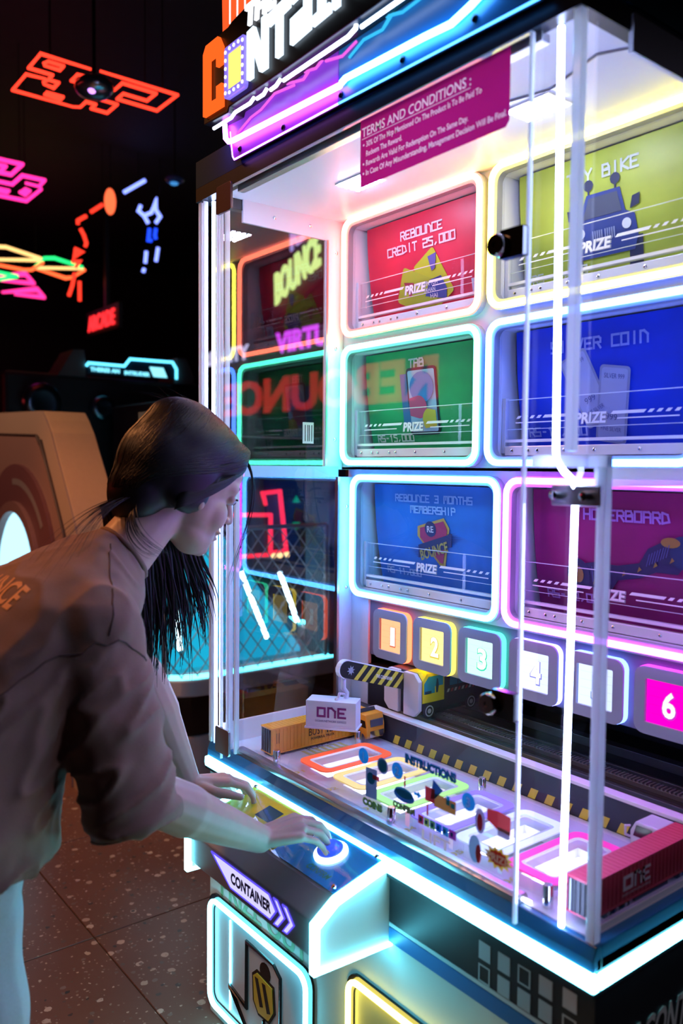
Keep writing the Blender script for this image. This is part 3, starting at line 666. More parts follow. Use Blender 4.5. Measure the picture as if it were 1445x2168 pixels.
letter([[(.686, b0 + .025), (.74, b0 + .028), (.74, b0 + .046), (.704, b0 + .043), (.704, 1.553), (.73, 1.555), (.73, 1.572), (.704, 1.57), (.704, t0 + .01), (.74, t0 + .013), (.74, t0 + .03), (.686, t0 + .027)]])
letter([[(.748, b0 + .028), (.766, b0 + .029), (.766, 1.55), (.785, b0 + .03), (.806, b0 + .032), (.786, 1.565), (.806, 1.575), (.806, t0 + .034), (.748, t0 + .03)]])
mk('small_letters', G().text('THE', lf, .37, 1.602, .042, .11, t=.001, bold=.04, skew=.1, ext=.006), glow('the_white', (1.1, 1.15, 1.25)), sg)
g = G(); g.prism([(.205, 1.64), (.42, 1.665), (.43, 1.78), (.20, 1.80)], lf, -.03, -.008); mk('lit_container', g, glow('container_orange', (1.05, .1, .02)), sg)
g = G()
for k in range(6): g.prism([(.235 + k * .03, 1.645), (.239 + k * .03, 1.645), (.239 + k * .03, 1.79), (.235 + k * .03, 1.79)], lf, -.008, -.006)
mk('container_rods', g, glow('rods_white', (1.2, .9, .85)), sg)

# ------------------------------------------------------------------ stickers on the glass
def print_sheet(name, poly, fr, c, label, cat, th=.0006, rough=.4, emit=None, group=None):
    t = thing(name, tuple(fr[0] + fr[1] * poly[0][0] + fr[2] * poly[0][1]), label, cat, group)
    return t
dz = FRONT(0, -.0062)
nt_ = thing('notice_sticker', (.787, -.007, 1.222), 'magenta terms and conditions sticker high on the glass door', 'sticker')
NW = vinyl('notice_white', (.85, .7, .8))
g = G(); g.text('TERMS AND CONDITIONS :', dz, .619, 1.309, .0155, .262, 'l', t=.0012, bold=.01)
g.flat([(.619, 1.305), (.88, 1.3045), (.88, 1.3055), (.619, 1.306)], dz, .0012)
for k, (s, wd, b) in enumerate((('30% Of The Mrp Mentioned On The Product Is To Be Paid To', .272, 1), ('Redeem The Reward.', .094, 0), ('Rewards Are Valid For Redemption On The Same Day.', .245, 1), ('In Case Of Any Misunderstanding, Management Decision Will Be Final.', .322, 1))):
    z = 1.290 - k * .0165; g.text(s, dz, .631, z, .0095, wd, 'l', t=.0012, bold=.012)
    if b: g.flat(circ(.624, z + .0045, .002, 8), dz, .0012)
# the white lettering is left clear of the magenta ink: cut its outline out of the printed sheet
from mathutils import geometry
vs2 = [Vector((p[0], p[2])) for p in g.v]; nv = len(vs2)
rect = [(.615, 1.222), (.952, 1.224), (.959, 1.232), (.959, 1.337), (.615, 1.339)]
cv_, ce, cf, _, _, of = geometry.delaunay_2d_cdt([Vector(p) for p in rect] + vs2, [], [list(range(5))] + [[5 + i for i in f] for f in g.f], 1, 1e-7)
lo_ = min(len(o) for o in of); gs = G(); gs.add([gs.pt(dz, p[0], p[1], .0004) for p in cv_], [tuple(f) for f, o in zip(cf, of) if len(o) == lo_])
mk('sheet', gs, vinyl('notice_magenta', (.42, .012, .17)), nt_)
g.v = [(p[0], -.0062 - .0004, p[2]) for p in g.v]
mk('lettering', g, NW, nt_)
def sticker(name, label, parts, group='instruction stickers on the glass door'):
    pts = [p for pt in parts for p in pt[0]]
    t = thing(name, (sum(p[0] for p in pts) / len(pts), -.0065, min(p[1] for p in pts)), label, 'sticker', group)
    for poly, c, lay, nm in parts:
        mk(nm, G().flat(poly, dz, .0003 + lay * .0004), vinyl('sticker_%.2f_%.2f_%.2f' % c, c), t)
    return t
BL = (.02, .36, .62); NV = (.02, .1, .22); TL = (.03, .22, .3); RD = (.5, .05, .05); YL = (.62, .5, .06); WH = (.7, .75, .85); OR = (.45, .25, .05); LG = (.35, .55, .1); GY = (.12, .18, .24)
def sqr(x0, x1, z0, z1): return [(x0, z0), (x1, z0), (x1, z1), (x0, z1)]
for n, x, lb in (('1', .641, 'round blue number one sticker above the coin slot picture'), ('2', .733, 'round blue number two sticker above the button picture'), ('3', .901, 'round blue number three sticker beside the carton picture')):
    t = sticker('number_sticker', lb, [(circ(x, .2, .0145, 20), BL, 0, 'disc')])
    mk('numeral', G().text(n, dz, x, .192, .016, t=.0012, bold=.03), vinyl('sticker_num', (.6, .8, .95)), t)
t = sticker('title_sticker', 'blue INSTRUCTIONS lettering on the glass door', [([(.754, .2225), (.873, .2225), (.873, .2232), (.754, .2232)], NV, 0, 'underline')])
mk('outline', G().text('INSTRUCTIONS', dz, .8135, .2222, .0165, .122, t=.0007, bold=.085), vinyl('sticker_%.2f_%.2f_%.2f' % NV, NV), t)
mk('lettering', G().text('INSTRUCTIONS', dz, .8135, .2225, .0155, .119, t=.0012, bold=.03), vinyl('title_blue', (.03, .42, .75)), t)
sticker('coin_slot_sticker', 'grey coin slot picture above the COINS lettering', [([(.648, .128), (.679, .13), (.679, .184), (.648, .182)], GY, 0, 'slot_body'), (circ(.663, .165, .011, 14), TL, 1, 'slot_plate'), (sqr(.668, .686, .166, .174), RD, 2, 'slot_mark')])
sticker('coin_sticker', 'round grey coin picture beside the coin slot sticker', [(circ(.694, .197, .0145, 20), GY, 0, 'disc'), (circ(.694, .197, .0115, 20), TL, 1, 'coin_face')])
def word(s, label, x0, x1, z, h, c, bk):
    t = sticker('word_sticker', label, [([(x0, z), (x1, z), (x1, z + .0007), (x0, z + .0007)], bk, 0, 'underline')])
    mk('outline', G().text(s, dz, (x0 + x1) / 2, z - .0004, h * 1.06, (x1 - x0) * 1.04, t=.0007, bold=.085), vinyl('sticker_%.2f_%.2f_%.2f' % bk, bk), t)
    mk('lettering', G().text(s, dz, (x0 + x1) / 2, z, h, x1 - x0, t=.0012, bold=.03), vinyl('word_%.2f' % c[0], c), t)
word('COINS', 'lime COINS lettering under the coin slot sticker', .641, .694, .113, .013, (.45, .62, .12), (.06, .14, .1))
word('CONFIRM', 'yellow green CONFIRM lettering under the button picture', .724, .778, .136, .011, (.42, .55, .14), (.05, .12, .12))
sticker('button_sticker', 'teal button picture with a red arrow above CONFIRM', [(circ(.751, .161, .026, 20, .011), NV, 0, 'button_base'), (circ(.751, .166, .023, 20, .009), TL, 1, 'button_top'), ([(.750, .183), (.753, .175), (.756, .183), (.755, .183), (.755, .196), (.751, .196), (.751, .183)], RD, 1, 'arrow')])
sticker('arrow_sticker', 'small blue arrow between the button and lorry pictures', [([(.776, .172), (.785, .172), (.785, .168), (.794, .1745), (.785, .181), (.785, .177), (.776, .177)], BL, 0, 'arrow')])
sticker('lorry_sticker', 'orange crane lorry picture on the glass door', [(sqr(.824, .874, .168, .19), OR, 0, 'cab'), ([(.816, .178), (.824, .178), (.845, .2), (.822, .212)], NV, 1, 'boom'), (sqr(.804, .826, .172, .196), RD, 2, 'container'), (sqr(.853, .861, .18, .195), BL, 2, 'window'), (sqr(.863, .872, .178, .186), BL, 2, 'window')])
t = sticker('container_row_sticker', 'row of coloured containers picture with LIFT lettering', [(sqr(.787, .8, .127, .142), (.4, .05, .08), 0, 'swatch'), (sqr(.801, .814, .127, .142), LG, 0, 'swatch'), (sqr(.815, .828, .127, .142), (.1, .4, .12), 0, 'swatch'), (sqr(.829, .843, .127, .142), (.02, .2, .55), 0, 'swatch'), (sqr(.844, .858, .127, .142), (.03, .3, .5), 0, 'swatch'), (sqr(.859, .875, .127, .142), (.3, .05, .3), 0, 'swatch')] + [(sqr(x + .003, x + .009, .131, .138), NV, 1, 'window') for x in (.787, .801, .815, .829, .844, .86)])
mk('lettering', G().text('LIFT', dz, .83, .103, .018, .066, t=.0008, bold=.02), vinyl('lift_white', (.8, .68, .5)), t)
sticker('down_arrow_sticker', 'thin red arrow under the lorry picture', [([(.806, .152), (.809, .145), (.812, .152), (.811, .152), (.811, .166), (.807, .166), (.807, .152)], RD, 0, 'arrow')])
sticker('box_sticker', 'red topped carton and rocket picture', [([(.94, .186), (.962, .176), (.962, .206), (.94, .203)][::1], RD, 0, 'carton_side'), ([(.962, .176), (.987, .176), (.987, .204), (.962, .206)], (.55, .08, .07), 0, 'carton_top'), (sqr(.962, .986, .168, .182), (.25, .25, .32), 1, 'carton_front'), (circ(.926, .178, .011, 14, .02), (.3, .35, .45), 0, 'rocket'), (circ(.926, .176, .006, 12, .014), RD, 1, 'rocket_stripe')])
t = sticker('prize_burst_sticker', 'yellow and red starburst PRIZE sticker with a rocket', [([(.964 + (.03 if k % 2 else .021) * math.cos(k * math.pi / 12), .133 + (.019 if k % 2 else .0125) * math.sin(k * math.pi / 12)) for k in range(24)], YL, 0, 'burst'), ([(.964 + (.022 if k % 2 else .017) * math.cos(k * math.pi / 12), .133 + (.013 if k % 2 else .01) * math.sin(k * math.pi / 12)) for k in range(24)], RD, 1, 'burst_core'), (circ(.916, .13, .013, 14, .022), (.2, .4, .45), 0, 'rocket'), (circ(.924, .125, .006, 12, .015), RD, 1, 'rocket_stripe')])
mk('lettering', G().text('PRIZE', dz, .964, .127, .012, .044, t=.0016, bold=.03), mat('burst_white', (.75, .6, .6), .5), t)
t = thing('barcode_label', (.021, .309, .785), 'small white barcode label on the side glass', 'label')
bf_ = RIGHT(.0205, 0, 0); mk('sheet', G().flat(sqr(.291, .326, .787, .842), bf_, .0003), vinyl('label_white', (.75, .8, .8)), t)
g = G()
for x in (.298, .306, .311, .319): g.flat(sqr(x, x + .0022, .793, .835), bf_, .0005)
mk('bars', g, BLACK, t)

# ------------------------------------------------------------------ prize posters in the bays
def poster(key, bx, bz, Y, bc, label, build, em=.10):
    xc = (bx[0] + bx[1]) / 2; H = bz[1] - bz[0]; hw = (bx[1] - bx[0]) / 2 - .034
    t = thing('prize_poster', (xc, Y + .06, bz[0] + .016), label, 'poster', 'prize posters in the lit bays')
    def mp(p):
        q = (p.z - bz[0]) / H; return Vector((p.x, Y + .030 + .042 * (1 - q) ** 2 + p.y, p.z))
    fr = FRONT(xc, 0, bz[0])
    g = G()
    for k in range(14):
        a = .018 + (H - .036) * k / 14; b = .018 + (H - .036) * (k + 1) / 14; g.prism([(-hw, a), (hw, a), (hw, b), (-hw, b)], fr, -.0012, 0)
    mk('board', g.mapped(mp), mat('poster_' + key, bc, .45, noise=.35, nscale=9), t)
    def put(nm, g, c, e=.1): mk(nm, g.mapped(mp), mat('ink_%s_%.2f_%.2f_%.2f' % (key, *c), c, .5), t)
    build(fr, put, hw, H); return t
IW = (.62, .66, .8)
def b1(fr, put, hw, H):
    g = G().stroke('REBOUNCE', fr, 0, H - .072, .019, t=.002); g.stroke('CREDIT 25,000', fr, -.005, H - .104, .019, t=.002); put('lettering', g, (.75, .66, .7))
    def rot(cx, cz, w_, h_, a): return [(cx + x * math.cos(R(a)) - y * math.sin(R(a)), cz + x * math.sin(R(a)) + y * math.cos(R(a))) for x, y in rrect(-w_ / 2, w_ / 2, -h_ / 2, h_ / 2, .008, 3)]
    put('gift_card', G().prism(rot(.032, .112, .082, .125, 28), fr, .002, .0026), (.5, .55, .02)); put('gift_card', G().prism(rot(-.024, .088, .132, .088, -24), fr, .003, .0036), (.42, .5, .03))
    put('card_print', G().prism([(.0, .075), (.07, .06), (.075, .085), (.06, .115), (.02, .11)], fr, .0038, .004), (.06, .08, .3))
    g = G().text('FUN TOH', fr, .022, .098, .011, .05, t=.0045, bold=.02); g.text('YAHAN', fr, .016, .083, .010, .042, t=.0045, bold=.02); g.text('HAI', fr, .03, .068, .010, .025, t=.0045, bold=.02); put('lettering', g, (.7, .7, .75))
    put('card_badge', G().prism([(.02, .165), (.05, .17), (.042, .135), (.03, .13)], fr, .0032, .0036), (.12, .1, .35)); put('card_badge', G().prism([(-.07, .118), (-.035, .112), (-.045, .085), (-.055, .08)], fr, .0042, .0046), (.45, .06, .1))
    put('number_tag', G().prism(sqr(hw - .05, hw - .012, .062, .092), fr, .002, .0024), IW); put('number_tag', G().text('1', fr, hw - .03, .067, .018, t=.003, bold=.03), (.4, .02, .03))
def b2(fr, put, hw, H):
    put('lettering', G().stroke('TOY BIKE', fr, .0, H - .07, .021, t=.002), (.6, .68, .6))
    put('toy_car', G().prism([(-.06, .075), (.065, .075), (.075, .10), (.07, .14), (.05, .15), (.04, .195), (-.035, .195), (-.055, .15), (-.068, .14), (-.07, .10)], fr, .002, .0026), (.04, .07, .28))
    put('windscreen', G().prism([(-.045, .15), (.043, .15), (.034, .188), (-.03, .188)], fr, .003, .0034), (.08, .1, .16))
    g = G()
    for x in (-.03, .03): g.prism(circ(x, .213, .011, 10), fr, .002, .0026); g.prism(sqr(x - .002, x + .002, .195, .205), fr, .002, .0026)
    for s in (-1, 1): g.prism([(s * .06, .15), (s * .08, .155), (s * .082, .175), (s * .066, .172)][::s], fr, .002, .0026)
    for s in (-1, 1): g.prism([(s * .05, .042), (s * .08, .042), (s * .084, .1), (s * .056, .1)][::s], fr, .0016, .0019)
    put('toy_car_trim', g, (.03, .04, .1))
    g = G()
    for s in (-1, 1):
        for k in range(5): g.prism(sqr(s * .004 + s * k * .005 - .0015, s * .004 + s * k * .005 + .0015, .105, .125), fr, .003, .0034)
    put('grille', g, (.3, .36, .6)); g = G()
    for s in (-1, 1): g.prism(circ(s * .052, .125, .010, 12), fr, .003, .0036)
    put('headlight', g, (.8, .85, 1), .5)
    put('lettering', G().stroke('RS-45,000', fr, -hw + .09, .05, .016, t=.002), (.6, .68, .6))
def b3(fr, put, hw, H):
    put('lettering', G().stroke('TAB', fr, -.01, H - .062, .019, t=.002), (.6, .72, .72)); put('lettering', G().stroke('RS-15,000', fr, -hw + .095, .056, .016, t=.002), (.55, .7, .62))
    put('tablet_back', G().prism([(-.068, .10), (-.02, .10), (-.02, .222), (-.07, .222)], fr, .002, .0026), (.02, .14, .36)); put('tablet_frame', G().prism(rrect(-.046, .06, .07, .235, .01, 3), fr, .003, .0036), (.01, .02, .05))
    put('tablet_screen', G().prism(rrect(-.040, .054, .078, .228, .005, 3), fr, .004, .0044), (.3, .5, .75))
    def arc(a, b, cx, cz, r, n=12): return [(cx + r * math.cos(R(a + (b - a) * k / n)), cz + r * math.sin(R(a + (b - a) * k / n))) for k in range(n + 1)]
    put('screen_shape', G().prism(circ(.008, .186, .042, 20, .038), fr, .0046, .005), (.01, .2, .55)); put('screen_shape', G().prism([(-.038, .16)] + arc(90, -90, -.005, .138, .028) + [(-.038, .118)], fr, .0052, .0056), (.45, .06, .18)); put('screen_shape', G().prism([(.052, .128)] + arc(110, 220, .035, .105, .03)[::1] + [(.052, .09)], fr, .0054, .0058), (.55, .5, .05))
    put('number_tag', G().prism(sqr(hw - .045, hw - .012, .04, .075), fr, .002, .0024), (.4, .6, .55)); put('number_tag', G().text('3', fr, hw - .028, .048, .018, t=.003, bold=.03), (.02, .15, .1))
def b4(fr, put, hw, H):
    put('lettering', G().stroke('SILVER COIN', fr, .0, H - .072, .021, t=.002), (.3, .38, .85)); put('lettering', G().stroke('RS-10,000', fr, -hw + .095, .058, .017, t=.002), (.3, .38, .8))
    def bar(cx, cz, a, n_):
        def rt(P): return [(cx + x * math.cos(R(a)) - y * math.sin(R(a)), cz + x * math.sin(R(a)) + y * math.cos(R(a))) for x, y in P]
        put('silver_bar', G().prism(rt(rrect(-.034, .034, -.075, .075, .008, 3)), fr, .002 + n_ * .0015, .003 + n_ * .0015), (.32, .36, .55)); put('bar_face', G().prism(rt(rrect(-.029, .029, -.07, .07, .006, 3)), fr, .0031 + n_ * .0015, .0034 + n_ * .0015), (.42, .46, .68))
        ff = FR(fr[0] + fr[1] * cx + fr[2] * cz, fr[1] * math.cos(R(a)) + fr[2] * math.sin(R(a)), fr[2] * math.cos(R(a)) - fr[1] * math.sin(R(a)))
        g = G().text('SILVER 999', ff, 0, .05, .009, .045, t=.0036 + n_ * .0015); g.text('999', ff, 0, -.03, .012, .026, t=.0036 + n_ * .0015); g.text('FINE SILVER', ff, 0, -.052, .008, .045, t=.0036 + n_ * .0015); put('bar_print', g, (.1, .12, .3))
    bar(-.03, .15, 24, 0); bar(.03, .115, -9, 1)
def b5(fr, put, hw, H):
    g = G().stroke('REBOUNCE 3 MONTHS', fr, 0, H - .06, .0165, t=.002); g.stroke('MEMBERSHIP', fr, 0, H - .088, .0165, t=.002); put('lettering', g, (.25, .48, .85)); put('lettering', G().stroke('RS-11,000', fr, -hw + .095, .058, .015, t=.002), (.3, .5, .8))
    put('badge_edge', G().prism([(-.055, .19), (.04, .215), (.058, .19), (.032, .092), (.014, .094), (-.058, .165)], fr, .002, .0026), (.5, .35, .08)); put('badge_red', G().prism([(-.046, .186), (.038, .207), (.05, .186), (.026, .1), (.016, .102), (-.048, .162)], fr, .003, .0034), (.38, .03, .12))
    g = G()
    for k in range(7): g.prism([(.05, .15 + k * .004), (.105 - abs(k - 3) * .008, .155 + k * .004), (.05, .152 + k * .004)], fr, .0022, .0026); g.prism([(-.06, .11 + k * .004), (-.09 + abs(k - 3) * .006, .112 + k * .004), (-.06, .112 + k * .004)][::-1], fr, .0022, .0026)
    g.prism([(-.06, .108), (.062, .145), (.066, .178), (-.056, .142)], fr, .0036, .004); g.prism(circ(-.008, .185, .02, 14), fr, .0036, .004); put('badge_navy', g, (.01, .03, .14))
    bf2 = FR(fr[0] + fr[1] * 0 + fr[2] * .118, fr[1] * .957 + fr[2] * .29, fr[2] * .99 - fr[1] * .12)
    put('badge_lettering', G().text('BOUNCE', bf2, .0, 0, .026, .104, t=.0046, bold=.03), (.4, .36, .1)); put('badge_lettering', G().text('RE', fr, -.008, .177, .016, t=.0046, bold=.02), (.65, .7, .8))
    put('number_tag', G().prism(sqr(hw - .04, hw - .012, .02, .055), fr, .002, .0024), (.3, .5, .8)); put('number_tag', G().text('5', fr, hw - .026, .028, .018, t=.003, bold=.03), (.01, .05, .25))
def b6(fr, put, hw, H):
    put('lettering', G().stroke('HOVERBOARD', fr, .02, H - .076, .02, t=.002), (.36, .2, .6)); put('lettering', G().stroke('RS-12,000', fr, -hw + .10, .06, .017, t=.002), (.42, .25, .6))
    BD = (.03, .03, .1)
    put('hoverboard_deck', G().prism([(-.09, .095), (-.02, .09), (.0, .115), (.05, .125), (.085, .14), (.13, .14), (.15, .165), (.145, .20), (.11, .205), (.07, .185), (.05, .155), (.0, .145), (-.05, .148), (-.095, .14)], fr, .002, .0028), BD)
    put('hoverboard_wheel', G().prism(circ(-.095, .118, .028, 18, .034), fr, .003, .0036), (.02, .03, .09)); put('hoverboard_wheel', G().prism(circ(.14, .182, .024, 18, .032), fr, .003, .0036), (.02, .04, .12))
    g = G().prism(circ(-.095, .118, .014, 14, .018), fr, .004, .0044); g.prism(circ(.118, .2, .02, 14, .010), fr, .004, .0044)
    for k in range(6): g.prism([(-.06 + k * .035, .1 + k * .012), (-.05 + k * .035, .106 + k * .012), (-.055 + k * .035, .112 + k * .012)], fr, .004, .0044)
    put('hoverboard_trim', g, (.28, .2, .04)); g = G()
    for k in range(8): g.prism([(.065 + k * .006, .15 + k * .003), (.067 + k * .006, .15 + k * .003), (.075 + k * .006, .175 + k * .003), (.073 + k * .006, .175 + k * .003)], fr, .0046, .005); g.prism(sqr(-.06 + k * .006, -.058 + k * .006, .105, .138), fr, .0046, .005)
    put('hoverboard_grip', g, (.08, .1, .25))
poster('P1', UP[0], ROWS[0], D, (.66, .02, .06), 'red credit 25,000 prize poster with yellow gift cards', b1)
poster('P2', UP[1], ROWS[0], D, (.46, .56, .07), 'lime prize poster with a blue toy jeep', b2)
poster('P3', UP[0], ROWS[1], D, (.01, .36, .11), 'green prize poster showing a tablet', b3)
poster('P4', UP[1], ROWS[1], D, (.008, .05, .66), 'deep blue prize poster showing two silver bars', b4, .2)
poster('P5', LOW[0], LROW, D2, (.01, .17, .62), 'blue three months membership prize poster with red badge', b5, .14)
poster('P6', LOW[1], LROW, D2, (.24, .01, .13), 'dark crimson prize poster showing a patterned hoverboard', b6, .16)

# ------------------------------------------------------------------ toys in the case
def container(t, x0, x1, y0, y1, z0, z1, mb, md, ribs=28):
    mk('container_body', G().box(x0 + .001, x1 - .001, y0, y1, z0, z1 - .001), mb, t)
    g = G(); st = (y1 - y0) / ribs
    for k in range(ribs):
        g.box(x1 - .001, x1, y0 + k * st + st * .25, y0 + k * st + st * .75, z0 + .004, z1 - .004); g.box(x0, x0 + .001, y0 + k * st + st * .25, y0 + k * st + st * .75, z0 + .004, z1 - .004)
        g.box(x0 + .003, x1 - .003, y0 + k * st + st * .25, y0 + k * st + st * .75, z1 - .001, z1 + .0006)
    mk('corrugation', g, mb, t)
    g = G()
    for a, b in ((x0, x1),):
        for z in (z0, z1 - .003): g.box(a - .0006, b + .0006, y0 - .001, y1 + .001, z, z + .003)
    mk('container_frame', g, mb, t)
    d = mk('container_doors', G().box(x0 + .003, x1 - .003, y0 - .0012, y0 - .0002, z0 + .003, z1 - .003), md, t)
    g = G()
    for k in range(4): g.tube([(x0 + .008 + k * (x1 - x0 - .016) / 3, y0 - .0022, z0 + .004), (x0 + .008 + k * (x1 - x0 - .016) / 3, y0 - .0022, z1 - .004)], .0007, 5)
    mk('door_bars', g, STEEL, d)
def wheel(t, x, y, z, r, w_): 
    o = mk('wheel', G().revolve([(r * .5, 0), (r * .9, 0), (r, w_ * .2), (r, w_ * .8), (r * .9, w_), (r * .45, w_ * .9), (r * .4, w_ * .8)], RIGHT(x, y, z), 14), mat('toy_tyre', (.02, .02, .025), .6), t, 'a')
    mk('hub', G().revolve([(r * .45, w_ * .8), (r * .4, w_ * .95), (r * .15, w_)], RIGHT(x, y, z), 10), CHROME, o, 'a')
ORG = mat('toy_orange', (.85, .36, .03), .35)
ot = thing('toy_truck', (.15, .25, .04), 'orange toy container truck standing along the left side glass', 'toy truck')
container(ot, .127, .172, .10, .392, .046, .108, ORG, mat('toy_black', (.03, .035, .04), .45))
for y in (.115, .135, .34, .36): wheel(ot, .158, y, .0495, .0095, .013)
INK = mat('toy_ink', (.02, .015, .012), .5); rf = RIGHT(.1722, 0, 0)
g = G(); g.text('BUSY', rf, .208, .071, .018, .046, 'l'); g.text('TIME', rf, .258, .071, .018, .044, 'l', bold=.05); g.text('POWERFUL TRUCK', rf, .215, .06, .006, .072, 'l', bold=.02); g.prism(circ(.312, .08, .008, 6), rf, .0003, .0008)
for q in range(2): g.flat(sqr(.114 + q * .006, .1155 + q * .006, .07, .095), rf, .0006)
mk('container_lettering', g, INK, ot)
cab = mk('cab', G().prism([(.186, .052), (.232, .052), (.236, .06), (.236, .085), (.228, .112), (.19, .112), (.186, .105)], FRONT(0, .384), -.012, .044), ORG, ot, bevel=.002)
mk('cab_window', G().prism([(.192, .08), (.206, .08), (.206, .096), (.192, .096)], FRONT(0, .34), .0002, .001), BLACK, cab); mk('cab_window', G().prism([(.211, .08), (.231, .08), (.227, .097), (.211, .097)], FRONT(0, .34), .0002, .001), BLACK, cab)
mk('windscreen', G().box(.2345, .2375, .35, .39, .082, .1), mat('toy_glass', (.1, .12, .14), .1), cab); mk('grille', G().box(.2355, .238, .348, .392, .056, .072), CHROME, cab); mk('wind_deflector', G().prism([(.17, .108), (.2, .121), (.205, .113), (.186, .113)], FRONT(0, .384), -.008, .04), mat('toy_black', (.03, .035, .04), .45), cab)
mk('cab_lettering', G().text('TRUCK', FRONT(0, .34), .19, .069, .005, .016, 'l', t=.0008, bold=.02), INK, cab)
for y in (.344,):
    mk('wheel', G().revolve([(.005, 0), (.0115, 0), (.012, .003), (.012, .01), (.005, .012)], FRONT(.215, y, .052), 14), MATS['toy_tyre'], ot, 'a'); mk('hub', G().revolve([(.006, .01), (.004, .0125), (.001, .013)], FRONT(.215, y, .052), 10), CHROME, ot, 'a')
mk('chassis', G().box(.14, .2, .36, .40, .05, .058), BLACK, ot)
rt = thing('toy_truck', (1.05, .22, .04), 'red ONE toy container truck standing along the near side glass', 'toy truck')
RDM = mat('toy_red', (.6, .07, .11), .4)
container(rt, 1.03, 1.072, .075, .378, .055, .112, RDM, mat('toy_black', (.03, .035, .04), .45))
for y in (.125, .148, .171, .33): wheel(rt, 1.058, y, .0495, .0095, .013)
rf2 = RIGHT(1.0722, 0, 0); g = G()
g.flatring(sqr(.158, .185, .074, .098), sqr(.164, .179, .080, .092), rf2); g.stroke('NE', rf2, .191, .076, .02, 'l', wt=.24, asp=.8, sp=1.6); g.text('OCEAN NETWORK EXPRESS', rf2, .156, .066, .004, .078, 'l')
mk('container_lettering', g, mat('toy_white_ink', (.9, .86, .88), .5), rt)
mk('side_rack', G().box(1.066, 1.07, .195, .29, .046, .053), BLACK, rt)
cab2 = mk('cab', G().prism([(.965, .05), (1.02, .05), (1.02, .104), (.975, .104), (.965, .085)], FRONT(0, .392), -.004, .05), mat('toy_white', (.6, .62, .68), .3), rt, bevel=.003)
mk('windscreen', G().prism([(.972, .078), (1.012, .078), (1.008, .098), (.978, .098)], FRONT(0, .342), .0002, .001), BLACK, cab2); mk('mirror', G().tube([(.964, .345, .092), (.956, .342, .09), (.956, .342, .074), (.964, .345, .072)], .0022, 6), MATS['toy_white'], cab2)
# crane lorry that runs on the rails
ct = thing('crane_lorry', (.27, .5, .11), 'yellow and white cardboard look crane lorry on the rails below tile one', 'crane lorry')
oct_ = [(.207, .132), (.225, .115), (.262, .115), (.262, .205), (.278, .205), (.278, .115), (.318, .115), (.335, .132), (.335, .205), (.318, .222), (.225, .222), (.207, .205)]
CW = mat('lorry_white', (.62, .58, .62), .45)
g = G(); g.prism([(.207, .132), (.225, .115), (.260, .115), (.260, .222), (.225, .222), (.207, .205)], FRONT(0, .43), -.0, .012); g.prism([(.280, .115), (.318, .115), (.335, .132), (.335, .205), (.318, .222), (.280, .222)], FRONT(0, .43), 0, .012)
mk('front_shell', g, CW, ct, bevel=.002)
mk('body_shell', G().prism([(.207, .132), (.225, .115), (.318, .115), (.334, .132), (.334, .205), (.318, .222), (.225, .222), (.207, .205)], FRONT(0, .66), 0, .2295), mat('lorry_dark', (.03, .03, .045), .5), ct)
sf2 = RIGHT(.3345, 0, 0)
mk('cab_side', G().prism([(.431, .15), (.505, .15), (.505, .222), (.445, .222), (.431, .205)], sf2, 0, .0012), mat('lorry_yellow', (.78, .62, .03), .4), ct)
mk('cab_window', G().prism([(.436, .172), (.472, .172), (.472, .188), (.5, .188), (.5, .214), (.45, .214), (.436, .198)], sf2, .0013, .002), mat('lorry_window', (.03, .3, .5), .3), ct)
g = G(); g.prism([(.476, .172), (.482, .172), (.485, .19), (.482, .205), (.478, .208), (.475, .19)], sf2, .0021, .0024); g.prism(sqr(.438, .46, .172, .179), sf2, .0021, .0024); mk('driver_print', g, mat('lorry_navy', (.02, .05, .1), .5), ct)
mk('cab_roof', G().prism([(.2805, .2225), (.318, .2225), (.3345, .2055), (.3345, .2), (.2805, .2)], FRONT(0, .505), 0, .074), MATS['lorry_yellow'], ct)
g = G()
for k, c in enumerate((0, 1, 0)): g.prism(sqr(.525 + k * .03, .552 + k * .03, .182, .205), sf2, .0005, .0012)
mk('load_print', g, mat('lorry_teal', (.02, .22, .32), .5), ct)
for k in range(9): mk('warning_band', G().prism([(.515 + k * .013, .166), (.5215 + k * .013, .166), (.5255 + k * .013, .174), (.519 + k * .013, .174)], sf2, .0005, .0012), mat('lorry_stripe_red' if k % 2 else 'lorry_stripe_white', (.45, .06, .06) if k % 2 else (.6, .6, .6), .5), ct)
for y in (.452, .6):
    wh = mk('wheel', G().revolve([(.019, 0), (.019, .003), (.017, .004)], RIGHT(.3345, y, .13), 20), MATS['toy_tyre'], ct, 'a')
    mk('hub', G().ring(circ(y, .13, .014, 16), circ(y, .13, .011, 16), RIGHT(.3385, 0, 0), .0, .0006), mat('lorry_hub', (.5, .5, .52), .4), wh); mk('hub', G().prism(circ(y, .13, .006, 12), RIGHT(.3385, 0, 0), 0, .0008), MATS['lorry_hub'], wh)
